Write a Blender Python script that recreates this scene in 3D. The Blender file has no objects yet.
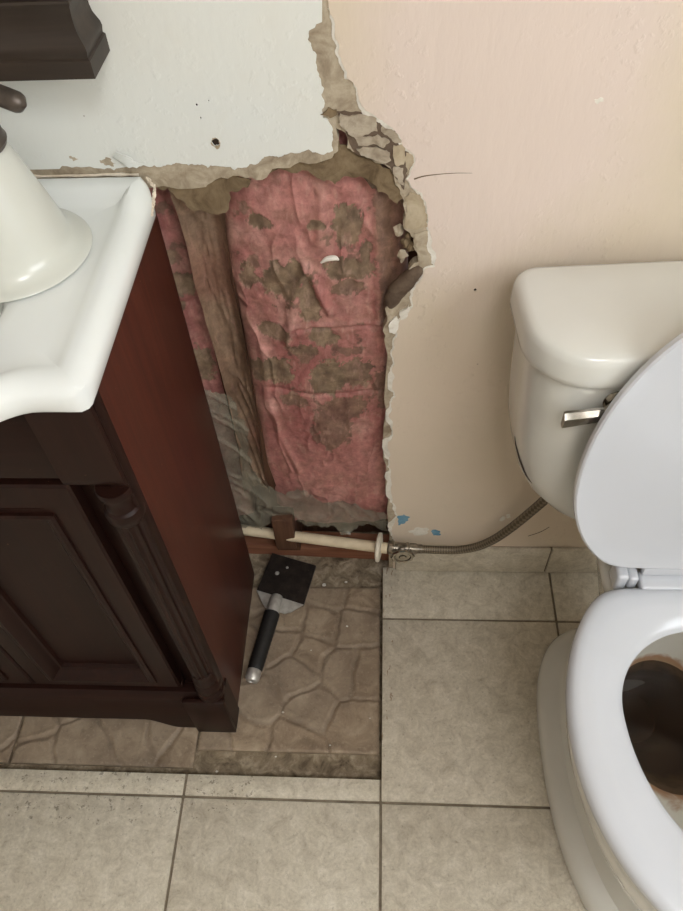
import bpy, bmesh, math, random
import numpy as np
from mathutils import Vector, Matrix, geometry, noise as mnoise

S = bpy.context.scene
COL = S.collection

# ------------------------------------------------------------------ camera, world, lights, exposure
cam_d = bpy.data.cameras.new('camera')
cam = bpy.data.objects.new('camera', cam_d)
COL.objects.link(cam)
cam_d.sensor_fit = 'HORIZONTAL'
cam_d.sensor_width = 36.0
cam_d.lens = 749.08 * 36.0 / 683.0
cam_d.clip_start = 0.01
_rt = Vector((0.99821, 0.03989, -0.04448))
_fw = Vector((-0.05964, 0.62086, -0.78165))
_up = Vector((-0.00356, 0.78291, 0.62213))
cam.matrix_world = Matrix(((_rt.x, _up.x, -_fw.x, 0.00696),
                           (_rt.y, _up.y, -_fw.y, -0.76390),
                           (_rt.z, _up.z, -_fw.z, 1.32193),
                           (0, 0, 0, 1)))
S.camera = cam

world = bpy.data.worlds.new('world')
S.world = world
world.use_nodes = True
world.node_tree.nodes['Background'].inputs[0].default_value = (0.78, 0.86, 1.0, 1)
world.node_tree.nodes['Background'].inputs[1].default_value = 0.6

def area_light(name, loc, target, sx, sy, power, color):
    d = bpy.data.lights.new(name, 'AREA')
    d.shape = 'RECTANGLE'
    d.size, d.size_y, d.energy, d.color = sx, sy, power, color
    o = bpy.data.objects.new(name, d)
    COL.objects.link(o)
    o.location = loc
    o.rotation_euler = (Vector(target) - Vector(loc)).to_track_quat('-Z', 'Y').to_euler()
    return o

# daylight entering through the window of the right-hand wall (the window itself is built below)
area_light('window_daylight', (1.035, -1.05, 1.40), (0.0, -0.6, 0.75), 0.80, 0.80, 15.0, (0.92, 0.97, 1.0))
LAMP_STRENGTH, LAMP_X, LAMP_Y = 15.5, 0.40, -1.45

vs = S.view_settings
vs.view_transform = 'Standard'
vs.look = 'None'
vs.exposure = -0.14
vs.gamma = 1.0
vs.use_curve_mapping = False

# ------------------------------------------------------------------ noise
def _hash(ix, iy, seed):
    h = (ix.astype(np.int64) * 374761393 + iy.astype(np.int64) * 668265263 + seed * 1442695041) & 0xffffffff
    h = ((h ^ (h >> 13)) * 1274126177) & 0xffffffff
    return ((h ^ (h >> 16)) & 0xffff) / 65535.0

def vnoise(x, y, seed=0):
    x = np.asarray(x, float); y = np.asarray(y, float)
    ix = np.floor(x); iy = np.floor(y)
    fx = x - ix; fy = y - iy
    fx = fx * fx * (3 - 2 * fx); fy = fy * fy * (3 - 2 * fy)
    a = _hash(ix, iy, seed); b = _hash(ix + 1, iy, seed)
    c = _hash(ix, iy + 1, seed); d = _hash(ix + 1, iy + 1, seed)
    return (a * (1 - fx) + b * fx) * (1 - fy) + (c * (1 - fx) + d * fx) * fy

def fbm(x, y, seed=0, octv=4, gain=0.5):
    s = 0; a = 1; t = 0
    for k in range(octv):
        s = s + a * vnoise(x * 2 ** k, y * 2 ** k, seed + 17 * k); t += a; a *= gain
    return s / t

# ------------------------------------------------------------------ materials
def srgb(r, g, b):
    f = lambda c: (c / 255 / 12.92) if c / 255 <= 0.04045 else ((c / 255 + 0.055) / 1.055) ** 2.4
    return (f(r), f(g), f(b), 1.0)

class NT:
    def __init__(self, name):
        self.m = bpy.data.materials.new(name)
        self.m.use_nodes = True
        self.t = self.m.node_tree
        self.b = self.t.nodes['Principled BSDF']
    def n(self, typ, **kw):
        nd = self.t.nodes.new(typ)
        for k, v in kw.items():
            if k.startswith('i_'):
                nd.inputs[int(k[2:])].default_value = v
            else:
                setattr(nd, k, v)
        return nd
    def l(self, a, b):
        self.t.links.new(a, b)
    def coords(self, scale=(1, 1, 1), space='pos'):
        if space == 'pos':
            g = self.n('ShaderNodeNewGeometry').outputs['Position']
        else:
            g = self.n('ShaderNodeTexCoord').outputs['Object']
        mp = self.n('ShaderNodeMapping')
        mp.inputs['Scale'].default_value = scale
        self.l(g, mp.inputs['Vector'])
        return mp.outputs['Vector']
    def noise(self, vec, scale, detail=4.0, rough=0.55, dist=0.0):
        nd = self.n('ShaderNodeTexNoise')
        nd.inputs['Scale'].default_value = scale
        nd.inputs['Detail'].default_value = detail
        nd.inputs['Roughness'].default_value = rough
        nd.inputs['Distortion'].default_value = dist
        if vec is not None: self.l(vec, nd.inputs['Vector'])
        return nd.outputs['Fac']
    def ramp(self, fac, stops):
        nd = self.n('ShaderNodeValToRGB')
        e = nd.color_ramp.elements
        while len(e) < len(stops): e.new(0.5)
        for el, (p, c) in zip(e, stops):
            el.position = p
            el.color = c if len(c) == 4 else (c[0], c[1], c[2], 1)
        self.l(fac, nd.inputs[0])
        return nd.outputs['Color']
    def mix(self, fac, a, b, mode='MIX'):
        nd = self.n('ShaderNodeMix', data_type='RGBA', blend_type=mode)
        for s, v in ((0, fac), (6, a), (7, b)):
            if hasattr(v, 'is_linked'): self.l(v, nd.inputs[s])
            else: nd.inputs[s].default_value = v
        return nd.outputs[2]
    def math(self, op, a, b=None, c=None):
        nd = self.n('ShaderNodeMath', operation=op)
        for i, v in enumerate((a, b, c)):
            if v is None: continue
            if hasattr(v, 'is_linked'): self.l(v, nd.inputs[i])
            else: nd.inputs[i].default_value = v
        return nd.outputs[0]
    def bump(self, h, strength, dist, normal=None):
        nd = self.n('ShaderNodeBump')
        nd.inputs['Strength'].default_value = strength
        nd.inputs['Distance'].default_value = dist
        self.l(h, nd.inputs['Height'])
        if normal is not None: self.l(normal, nd.inputs['Normal'])
        self.l(nd.outputs[0], self.b.inputs['Normal'])
        return nd.outputs[0]
    def color(self, c):
        if hasattr(c, 'is_linked'): self.l(c, self.b.inputs['Base Color'])
        else: self.b.inputs['Base Color'].default_value = c
    def set(self, rough=None, metal=None, spec=None, coat=None, coat_rough=None, sss=None):
        for k, v in (('Roughness', rough), ('Metallic', metal), ('Specular IOR Level', spec), ('Coat Weight', coat), ('Coat Roughness', coat_rough)):
            if v is None: continue
            if hasattr(v, 'is_linked'): self.l(v, self.b.inputs[k])
            else: self.b.inputs[k].default_value = v

def M_simple(name, c1, c2, scale, rough, metal=0.0, bump=0.0, bdist=0.002, coat=0.0, spec=0.5, stretch=(1, 1, 1), detail=4.0, lo=0.35, hi=0.65):
    t = NT(name)
    v = t.coords(stretch)
    f = t.noise(v, scale, detail)
    t.color(t.ramp(f, [(lo, c1), (hi, c2)]))
    t.set(rough=rough, metal=metal, coat=coat, spec=spec)
    if bump: t.bump(f, bump, bdist)
    return t.m

MAT = {}
def wall_paint(name, base, alt, stain, spots, rel, patch=None):
    t = NT(name)
    v = t.coords()
    big = t.noise(v, 3.0, 3.0)
    c = t.ramp(big, [(0.35, base), (0.7, alt)])
    sm = t.noise(v, 26.0, 5.0, 0.6)
    c = t.mix(t.math('MULTIPLY', t.ramp(sm, [(0.55, (0, 0, 0, 1)), (0.75, (1, 1, 1, 1))]), 0.22), c, stain)
    vo = t.n('ShaderNodeTexVoronoi')
    vo.inputs['Scale'].default_value = 28.0
    t.l(v, vo.inputs['Vector'])
    dots = t.math('LESS_THAN', vo.outputs['Distance'], spots)
    sel = t.math('GREATER_THAN', t.noise(v, 9.0, 1.0), 0.62)
    c = t.mix(t.math('MULTIPLY', t.math('MULTIPLY', dots, sel), 0.55), c, srgb(120, 100, 80))
    if patch:
        sep = t.n('ShaderNodeSeparateXYZ')
        t.l(t.n('ShaderNodeNewGeometry').outputs['Position'], sep.inputs[0])
        px_, pz_, rx_, rz_, pc = patch
        ex = t.math('MULTIPLY', t.math('SUBTRACT', sep.outputs[0], px_), 1 / rx_)
        ez = t.math('MULTIPLY', t.math('SUBTRACT', sep.outputs[2], pz_), 1 / rz_)
        dd = t.math('SQRT', t.math('ADD', t.math('MULTIPLY', ex, ex), t.math('MULTIPLY', ez, ez)))
        dd = t.math('ADD', dd, t.math('MULTIPLY', t.math('SUBTRACT', t.noise(v, 7.0, 4.0), 0.5), 0.9))
        c = t.mix(t.ramp(dd, [(0.55, (1, 1, 1, 1)), (1.0, (0, 0, 0, 1))]), c, pc)
    t.color(c)
    t.set(rough=0.62, spec=0.3)
    # plaster relief: broad unevenness, skim-coat streaks, small blisters
    streak = t.noise(t.coords((30, 1, 9)), 1.0, 5.0, 0.6)
    blis = t.noise(v, 95.0, 3.0, 0.5)
    area = t.ramp(t.noise(v, 5.0, 2.0), [(0.45, (0, 0, 0, 1)), (0.62, (1, 1, 1, 1))])
    blis = t.math('MULTIPLY', t.math('MAXIMUM', t.math('SUBTRACT', blis, 0.55), 0.0), area)
    h = t.math('ADD', t.math('MULTIPLY', streak, 0.55), t.math('MULTIPLY', blis, 2.4))
    h = t.math('ADD', h, t.math('MULTIPLY', big, 2.0))
    t.bump(h, rel, 0.006)
    return t.m
MAT['paint_white'] = wall_paint('white_wall_paint', srgb(224, 226, 221), srgb(228, 225, 214), srgb(216, 212, 202), 0.035, 0.22)
MAT['paint_beige'] = wall_paint('beige_wall_paint', srgb(221, 204, 184), srgb(213, 199, 178), srgb(222, 202, 186), 0.03, 0.42, (0.13, 0.93, 0.20, 0.26, srgb(222, 205, 193)))

def gypsum(name, c1, c2, c3):
    t = NT(name)
    v = t.coords()
    f = t.noise(v, 38.0, 6.0, 0.65, 0.6)
    g = t.noise(v, 140.0, 3.0)
    c = t.ramp(f, [(0.3, c1), (0.5, c2), (0.72, c3)])
    c = t.mix(t.math('MULTIPLY', t.ramp(g, [(0.5, (0, 0, 0, 1)), (0.7, (1, 1, 1, 1))]), 0.35), c, c1)
    t.color(c)
    t.set(rough=0.9, spec=0.15)
    t.bump(t.math('ADD', f, t.math('MULTIPLY', g, 0.5)), 0.5, 0.003)
    return t.m
MAT['board'] = gypsum('torn_wallboard_paper', srgb(140, 124, 104), srgb(178, 164, 142), srgb(198, 185, 164))
MAT['chunk'] = gypsum('cracked_plaster', srgb(136, 122, 104), srgb(176, 163, 144), srgb(196, 184, 166))
MAT['tan'] = gypsum('tan_backing_paper', srgb(158, 142, 118), srgb(182, 166, 140), srgb(194, 180, 156))
MAT['kraft'] = gypsum('brown_torn_paper', srgb(92, 76, 56), srgb(124, 106, 82), srgb(142, 124, 98))
MAT['kraft_dark'] = gypsum('dark_brown_torn_paper', srgb(84, 68, 56), srgb(108, 92, 78), srgb(122, 106, 90))
MAT['plaster_white'] = gypsum('white_broken_plaster', srgb(206, 198, 184), srgb(232, 226, 214), srgb(240, 236, 226))
MAT['hole'] = M_simple('dark_hole', srgb(30, 22, 16), srgb(50, 36, 24), 80, 0.9)
MAT['blue'] = M_simple('blue_paint', srgb(92, 140, 168), srgb(120, 160, 180), 90, 0.7)

def tile_cream():
    t = NT('cream_marbled_tile')
    v = t.coords()
    f = t.noise(v, 40.0, 8.0, 0.72, 0.7)
    vein = t.math('ABSOLUTE', t.math('SUBTRACT', t.noise(v, 38.0, 5.0, 0.6, 2.5), 0.5))
    vein = t.ramp(vein, [(0.0, (1, 1, 1, 1)), (0.03, (0, 0, 0, 1))])
    c = t.ramp(f, [(0.28, srgb(174, 163, 144)), (0.5, srgb(206, 197, 178)), (0.72, srgb(226, 218, 202))])
    c = t.mix(t.math('MULTIPLY', vein, 0.14), c, srgb(132, 124, 108))
    gr = t.noise(v, 210.0, 3.0, 0.6)
    c = t.mix(t.math('MULTIPLY', t.ramp(gr, [(0.4, (0, 0, 0, 1)), (0.62, (1, 1, 1, 1))]), 0.20), c, srgb(150, 140, 122))
    d = t.noise(v, 120.0, 4.0, 0.7)
    c = t.mix(t.math('MULTIPLY', t.ramp(d, [(0.58, (0, 0, 0, 1)), (0.74, (1, 1, 1, 1))]), 0.48), c, srgb(112, 100, 84))
    # broken brown chips of the tile body near the cut edges beside the opened floor
    sep = t.n('ShaderNodeSeparateXYZ')
    t.l(t.n('ShaderNodeNewGeometry').outputs['Position'], sep.inputs[0])
    near = t.math('LESS_THAN', t.math('ABSOLUTE', t.math('SUBTRACT', sep.outputs[0], 0.010)), 0.011)
    chip = t.math('GREATER_THAN', t.noise(t.coords((150, 40, 1)), 1.0, 3.0), 0.64)
    near = t.math('MULTIPLY', near, t.math('GREATER_THAN', sep.outputs[1], -0.42))
    c = t.mix(t.math('MULTIPLY', t.math('MULTIPLY', near, chip), 0.75), c, srgb(134, 104, 78))
    # grimy specks by the front of the vanity
    g2 = t.noise(v, 70.0, 5.0, 0.75)
    dx = t.math('MULTIPLY', t.math('ADD', sep.outputs[0], 0.48), 3.5)
    dy = t.math('MULTIPLY', t.math('ADD', sep.outputs[1], 0.42), 14.0)
    rr = t.math('ADD', t.math('MULTIPLY', dx, dx), t.math('MULTIPLY', dy, dy))
    gm = t.math('MULTIPLY', t.math('LESS_THAN', rr, 1.0), t.math('GREATER_THAN', g2, 0.6))
    c = t.mix(t.math('MULTIPLY', gm, 0.6), c, srgb(96, 84, 70))
    t.color(c)
    t.set(rough=t.math('ADD', 0.34, t.math('MULTIPLY', f, 0.22)), spec=0.45)
    t.bump(t.math('ADD', f, t.math('MULTIPLY', vein, -0.4)), 0.25, 0.0025)
    return t.m
MAT['tile'] = tile_cream()
MAT['grout'] = M_simple('dirty_grout', srgb(112, 100, 84), srgb(138, 126, 108), 60, 0.9, bump=0.4)
MAT['mortar'] = gypsum('old_mortar_bed', srgb(82, 70, 56), srgb(136, 121, 100), srgb(182, 168, 146))

def stone_tile():
    t = NT('brown_flagstone_tile')
    v = t.coords()
    at = t.n('ShaderNodeAttribute', attribute_name='tone')
    f = t.noise(v, 22.0, 6.0, 0.65, 0.5)
    sepc = t.n('ShaderNodeSeparateColor')
    t.l(at.outputs['Color'], sepc.inputs[0])
    c = t.ramp(f, [(0.3, srgb(116, 98, 80)), (0.52, srgb(150, 131, 109)), (0.72, srgb(178, 160, 136))])
    c = t.mix(t.math('MULTIPLY', sepc.outputs[0], 0.5), c, srgb(138, 124, 108))
    c = t.mix(t.math('MULTIPLY', sepc.outputs[1], 0.45), c, srgb(112, 96, 80))
    fine = t.noise(v, 130.0, 4.0, 0.7)
    c = t.mix(t.math('MULTIPLY', t.ramp(fine, [(0.55, (0, 0, 0, 1)), (0.75, (1, 1, 1, 1))]), 0.32), c, srgb(198, 182, 160))
    pit = t.noise(v, 85.0, 5.0, 0.75)
    c = t.mix(t.math('MULTIPLY', t.ramp(pit, [(0.56, (0, 0, 0, 1)), (0.72, (1, 1, 1, 1))]), 0.45), c, srgb(92, 76, 62))
    t.color(c)
    t.set(rough=0.6, spec=0.35)
    t.bump(t.math('ADD', f, t.math('MULTIPLY', fine, 0.4)), 0.35, 0.002)
    return t.m
MAT['stone'] = stone_tile()

def wood(name, c1, c2, c3, rough, stretch=(60, 60, 3), coat=0.25, spec=0.5, scratch=0.0):
    t = NT(name)
    f = t.noise(t.coords(stretch), 1.0, 6.0, 0.6, 0.8)
    g = t.noise(t.coords(), 6.0, 3.0)
    c = t.ramp(f, [(0.25, c1), (0.5, c2), (0.75, c3)])
    c = t.mix(t.math('MULTIPLY', g, 0.5), c, c1)
    if scratch:
        sc = t.noise(t.coords(), 170.0, 2.0)
        c = t.mix(t.math('MULTIPLY', t.math('GREATER_THAN', sc, 0.76), scratch), c, srgb(150, 110, 84))
    t.color(c)
    t.set(rough=rough, coat=coat, coat_rough=0.25, spec=spec)
    t.bump(f, 0.12, 0.001)
    return t.m
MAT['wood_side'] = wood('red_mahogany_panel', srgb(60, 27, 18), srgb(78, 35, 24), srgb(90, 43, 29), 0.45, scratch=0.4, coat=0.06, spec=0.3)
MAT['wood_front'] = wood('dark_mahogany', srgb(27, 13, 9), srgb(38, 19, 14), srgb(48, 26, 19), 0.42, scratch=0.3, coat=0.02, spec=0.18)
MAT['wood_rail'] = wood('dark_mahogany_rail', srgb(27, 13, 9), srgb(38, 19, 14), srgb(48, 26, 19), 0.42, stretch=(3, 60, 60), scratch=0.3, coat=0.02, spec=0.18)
MAT['wood_shelf'] = wood('dusty_espresso_wood', srgb(44, 36, 30), srgb(58, 48, 40), srgb(72, 60, 50), 0.5, stretch=(4, 60, 60), coat=0.05, spec=0.35)
MAT['wood_shelf_end'] = MAT['wood_shelf']
MAT['wood_sill'] = wood('reddish_sill_wood', srgb(110, 70, 52), srgb(150, 100, 76), srgb(172, 124, 98), 0.8, stretch=(4, 70, 70), coat=0.0, spec=0.2)
MAT['wood_stud'] = wood('old_stud_wood', srgb(58, 38, 28), srgb(88, 60, 44), srgb(112, 82, 62), 0.8, coat=0.0, spec=0.2)

def porcelain(name, c, c2, rough):
    t = NT(name)
    f = t.noise(t.coords(), 5.0, 3.0)
    t.color(t.ramp(f, [(0.35, c), (0.7, c2)]))
    t.set(rough=rough, spec=0.5, coat=0.4, coat_rough=0.06)
    return t.m
MAT['porcelain'] = porcelain('white_porcelain', srgb(214, 213, 206), srgb(209, 207, 199), 0.16)
MAT['seat'] = porcelain('white_seat_plastic', srgb(203, 205, 210), srgb(199, 201, 205), 0.2)
MAT['counter'] = porcelain('white_cultured_marble', srgb(238, 241, 239), srgb(234, 237, 233), 0.14)
MAT['dispenser'] = porcelain('white_glazed_ceramic', srgb(212, 213, 204), srgb(205, 206, 196), 0.3)

def bowl_inner():
    t = NT('stained_shaded_bowl_porcelain')
    sep = t.n('ShaderNodeSeparateXYZ')
    t.l(t.n('ShaderNodeNewGeometry').outputs['Position'], sep.inputs[0])
    n = t.noise(t.coords(), 30.0, 5.0, 0.6, 0.5)
    n2 = t.noise(t.coords(), 75.0, 5.0, 0.7)
    lev = t.math('ADD', sep.outputs[2], t.math('MULTIPLY', t.math('SUBTRACT', n, 0.5), 0.05))
    fac = t.n('ShaderNodeMapRange')
    fac.inputs[1].default_value = 0.10; fac.inputs[2].default_value = 0.34
    t.l(lev, fac.inputs[0])
    c = t.ramp(fac.outputs[0], [(0.0, srgb(26, 15, 10)), (0.33, srgb(36, 22, 15)), (0.38, srgb(110, 86, 62)), (0.47, srgb(168, 142, 114)), (0.53, srgb(162, 124, 94)), (0.58, srgb(206, 202, 190)), (1.0, srgb(216, 212, 202))])  # stains and rust ring; the near-black low end paints in the trap's shade
    c = t.mix(t.math('MULTIPLY', t.math('MULTIPLY', t.math('GREATER_THAN', n2, 0.58), t.math('LESS_THAN', fac.outputs[0], 0.47)), 0.55), c, srgb(56, 40, 28))
    t.color(c)
    t.set(rough=0.3, spec=0.5)
    return t.m
MAT['bowl_inner'] = bowl_inner()
def water():
    t = NT('murky_brown_water')
    n = t.noise(t.coords(), 30.0, 5.0, 0.6)
    t.color(t.ramp(n, [(0.35, srgb(36, 24, 15)), (0.7, srgb(50, 35, 23))]))
    t.set(rough=0.08, spec=0.5)
    t.b.inputs['Alpha'].default_value = 0.35
    return t.m
MAT['water'] = water()

MAT['chrome'] = M_simple('tarnished_chrome', srgb(128, 122, 112), srgb(156, 150, 140), 60, 0.16, metal=1.0)
MAT['steel'] = M_simple('scuffed_steel', srgb(176, 172, 164), srgb(208, 205, 198), 70, 0.42, metal=0.55, bump=0.1)
MAT['valve'] = M_simple('corroded_chrome_valve', srgb(104, 96, 84), srgb(168, 158, 144), 120, 0.32, metal=0.9, bump=0.4, bdist=0.001)
MAT['bronze'] = M_simple('oil_rubbed_bronze', srgb(76, 68, 62), srgb(104, 94, 86), 50, 0.38, metal=0.6)
MAT['pipe'] = M_simple('cream_plastic_pipe', srgb(206, 188, 158), srgb(222, 206, 176), 40, 0.45)
MAT['flange'] = M_simple('cream_plastic_flange', srgb(214, 204, 184), srgb(228, 220, 202), 60, 0.5)
MAT['rubber'] = M_simple('black_rubber_grip', srgb(14, 13, 12), srgb(26, 24, 22), 160, 0.6, bump=0.5, bdist=0.001)
MAT['caulk'] = M_simple('old_yellowed_caulk', srgb(208, 190, 166), srgb(228, 216, 198), 90, 0.7, bump=0.6)
MAT['debris'] = M_simple('pale_plaster_crumbs', srgb(206, 200, 188), srgb(232, 228, 218), 90, 0.8)
MAT['white_trim'] = M_simple('white_gloss_trim', srgb(228, 226, 220), srgb(234, 232, 228), 10, 0.4)
MAT['room_paint'] = M_simple('pale_room_paint', srgb(222, 214, 202), srgb(226, 219, 208), 4, 0.75)
MAT['ceiling'] = M_simple('white_ceiling_paint', srgb(232, 230, 226), srgb(236, 234, 230), 4, 0.85)

def blade_mat():
    t = NT('rusty_black_blade')
    v = t.coords()
    f = t.noise(v, 60.0, 5.0, 0.65)
    c = t.ramp(f, [(0.3, srgb(34, 29, 26)), (0.6, srgb(56, 48, 43)), (0.8, srgb(78, 66, 58))])
    sp = t.math('GREATER_THAN', t.noise(v, 190.0, 2.0), 0.74)
    c = t.mix(t.math('MULTIPLY', sp, 0.6), c, srgb(126, 112, 100))
    t.color(c)
    t.set(rough=0.42, metal=0.35)
    t.bump(f, 0.2, 0.001)
    return t.m
MAT['blade'] = blade_mat()

def hose_mat():
    t = NT('braided_steel_hose')
    w = t.n('ShaderNodeTexChecker')
    uv = t.n('ShaderNodeUVMap')
    mp = t.n('ShaderNodeMapping')
    mp.inputs['Rotation'].default_value = (0, 0, 0.785)
    mp.inputs['Scale'].default_value = (8, 90, 1)
    t.l(uv.outputs[0], mp.inputs[0]); t.l(mp.outputs[0], w.inputs['Vector'])
    w.inputs['Color1'].default_value = srgb(132, 120, 102)
    w.inputs['Color2'].default_value = srgb(94, 84, 70)
    w.inputs['Scale'].default_value = 1.0
    t.color(w.outputs['Color'])
    t.set(rough=0.5, metal=0.55)
    t.bump(w.outputs['Fac'], 0.6, 0.001)
    return t.m
MAT['hose'] = hose_mat()

def insulation_mat():
    t = NT('pink_insulation_facing')
    at = t.n('ShaderNodeAttribute', attribute_name='tone')
    v = t.coords()
    f = t.noise(v, 75.0, 6.0, 0.7, 0.4)
    c = t.mix(1.0, at.outputs['Color'], t.ramp(f, [(0.25, (0.52, 0.48, 0.45, 1)), (0.75, (1.32, 1.30, 1.26, 1))]), 'MULTIPLY')
    pale = t.noise(t.coords((90, 60, 22)), 1.0, 5.0, 0.7, 1.0)
    c = t.mix(t.math('MULTIPLY', t.ramp(pale, [(0.56, (0, 0, 0, 1)), (0.74, (1, 1, 1, 1))]), 0.30), c, srgb(208, 156, 146))
    t.color(c)
    t.set(rough=0.55, spec=0.35)
    t.bump(t.math('ADD', f, t.math('MULTIPLY', pale, 0.6)), 0.35, 0.0022)
    return t.m
MAT['pink'] = insulation_mat()
def plastic_mat():
    t = NT('cloudy_plastic_sheet')
    v = t.coords()
    f = t.noise(v, 14.0, 4.0, 0.55, 0.6)
    c = t.ramp(f, [(0.3, srgb(122, 118, 104)), (0.55, srgb(142, 137, 120)), (0.75, srgb(164, 156, 136))])
    t.color(c)
    t.set(rough=0.2, spec=0.8)
    t.b.inputs['Alpha'].default_value = 0.55
    fo = t.noise(t.coords((34, 34, 16)), 1.0, 3.0, 0.5, 1.2)
    t.bump(fo, 0.35, 0.006)
    return t.m
MAT['plastic'] = plastic_mat()

# ------------------------------------------------------------------ object helpers
def tag(o, label, cat, group=None):
    o['label'] = label
    o['category'] = cat
    if group: o['group'] = group
    return o

def empty(name, loc):
    o = bpy.data.objects.new(name, None)
    o.empty_display_size = 0.05
    COL.objects.link(o)
    o.location = loc
    o['wloc'] = loc
    return o

def wloc(o):
    p = Vector((0, 0, 0))
    while o is not None:
        p += o.location
        o = o.parent
    return p

def mk(name, V, F, mat, parent=None, smooth=40, origin=None, uvs=None, kind=None):
    """One mesh object; V in world coordinates, its origin at `origin` (default: centre of its footprint)."""
    V = np.array([tuple(v) for v in V], float)
    if origin is None:
        lo, hi = V.min(0), V.max(0)
        origin = ((lo[0] + hi[0]) / 2, (lo[1] + hi[1]) / 2, lo[2])
    origin = np.array(origin)
    me = bpy.data.meshes.new(name)
    me.from_pydata((V - origin).tolist(), [], [tuple(int(i) for i in f) for f in F])
    me.update()
    bm = bmesh.new(); bm.from_mesh(me)
    bmesh.ops.recalc_face_normals(bm, faces=bm.faces)
    bm.to_mesh(me); bm.free()
    me.materials.append(MAT[mat] if isinstance(mat, str) else mat)
    if smooth:
        me.shade_smooth()
        me.set_sharp_from_angle(angle=math.radians(smooth))
    o = bpy.data.objects.new(name, me)
    COL.objects.link(o)
    if parent is not None:
        o.parent = parent
        o.location = Vector(origin) - wloc(parent)
    else:
        o.location = origin
    if kind: o['kind'] = kind
    return o

def bm_mk(name, bm, mat, parent=None, smooth=40, origin=None, kind=None):
    V = [v.co.copy() for v in bm.verts]
    bm.verts.index_update()
    F = [[v.index for v in f.verts] for f in bm.faces]
    bm.free()
    return mk(name, V, F, mat, parent, smooth, origin, kind=kind)

def bm_box(bm, x0, x1, y0, y1, z0, z1, bevel=0.0, seg=2):
    b2 = bmesh.new()
    vs_ = [b2.verts.new((x, y, z)) for z in (z0, z1) for y in (y0, y1) for x in (x0, x1)]
    for f in ((0, 1, 3, 2), (4, 6, 7, 5), (0, 4, 5, 1), (2, 3, 7, 6), (0, 2, 6, 4), (1, 5, 7, 3)):
        b2.faces.new([vs_[i] for i in f])
    bmesh.ops.recalc_face_normals(b2, faces=b2.faces)
    if bevel:
        bmesh.ops.bevel(b2, geom=b2.edges[:], offset=bevel, segments=seg, affect='EDGES', profile=0.5)
    me = bpy.data.meshes.new('tmp'); b2.to_mesh(me); b2.free()
    bm.from_mesh(me); bpy.data.meshes.remove(me)

def box(name, x0, x1, y0, y1, z0, z1, mat, parent=None, bevel=0.002, seg=2, kind=None):
    bm = bmesh.new()
    bm_box(bm, x0, x1, y0, y1, z0, z1, bevel, seg)
    return bm_mk(name, bm, mat, parent, kind=kind)

def loft(rings, cap0=True, cap1=True, closed=True):
    V = []; F = []
    n = len(rings[0])
    for r in rings: V += [tuple(p) for p in r]
    for k in range(len(rings) - 1):
        for i in range(n if closed else n - 1):
            j = (i + 1) % n
            F.append((k * n + i, k * n + j, (k + 1) * n + j, (k + 1) * n + i))
    if cap0: F.append(tuple(range(n - 1, -1, -1)))
    if cap1: F.append(tuple((len(rings) - 1) * n + i for i in range(n)))
    return V, F

def lathe(profile, center, axis=(0, 0, 1), n=32, flute=0, flute_d=0.0, zr=None):
    """profile: (radius, height along the axis)."""
    ax = Vector(axis).normalized()
    u = ax.orthogonal().normalized(); w = ax.cross(u)
    rings = []
    for r, h in profile:
        ring = []
        for i in range(n):
            a = 2 * math.pi * i / n
            rr = r
            if flute and zr and zr[0] <= h <= zr[1]:
                rr = r - flute_d * (0.5 - 0.5 * math.cos(flute * a)) ** 0.6
            ring.append(Vector(center) + ax * h + (u * math.cos(a) + w * math.sin(a)) * rr)
        rings.append(ring)
    return loft(rings)

def spline(pts, n):
    P = [Vector(p) for p in pts]
    P = [P[0] * 2 - P[1]] + P + [P[-1] * 2 - P[-2]]
    out = []
    m = len(P) - 3
    for k in range(n + 1):
        t = k / n * m
        i = min(int(t), m - 1); t -= i
        a, b, c, d = P[i:i + 4]
        out.append(0.5 * ((2 * b) + (c - a) * t + (2 * a - 5 * b + 4 * c - d) * t * t + (3 * b - a - 3 * c + d) * t ** 3))
    return out

def tube(path, radius, n=14):
    """radius: a number or a function of 0..1"""
    rings = []
    up = None
    for k, p in enumerate(path):
        a = path[max(k - 1, 0)]; b = path[min(k + 1, len(path) - 1)]
        d = (b - a).normalized()
        if up is None:
            up = d.orthogonal().normalized()
        up = (up - d * up.dot(d)).normalized()
        w = d.cross(up)
        r = radius(k / (len(path) - 1)) if callable(radius) else radius
        rings.append([p + (up * math.cos(2 * math.pi * i / n) + w * math.sin(2 * math.pi * i / n)) * r for i in range(n)])
    return loft(rings)

def rough_line(pts, amp, levels, seed, closed=False):
    """Fractal subdivision of a 2-D polyline."""
    rnd = random.Random(seed)
    P = [tuple(p) for p in pts]
    for _ in range(levels):
        Q = []
        m = len(P) if closed else len(P) - 1
        for i in range(m):
            a, b = P[i], P[(i + 1) % len(P)]
            dx, dy = b[0] - a[0], b[1] - a[1]
            L = math.hypot(dx, dy)
            Q.append(a)
            if L > 0.0035:
                o = rnd.uniform(-1, 1) * amp * min(L, 0.02)
                Q.append(((a[0] + b[0]) / 2 - dy / L * o, (a[1] + b[1]) / 2 + dx / L * o))
        if not closed: Q.append(P[-1])
        P = Q
    return P

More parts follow.
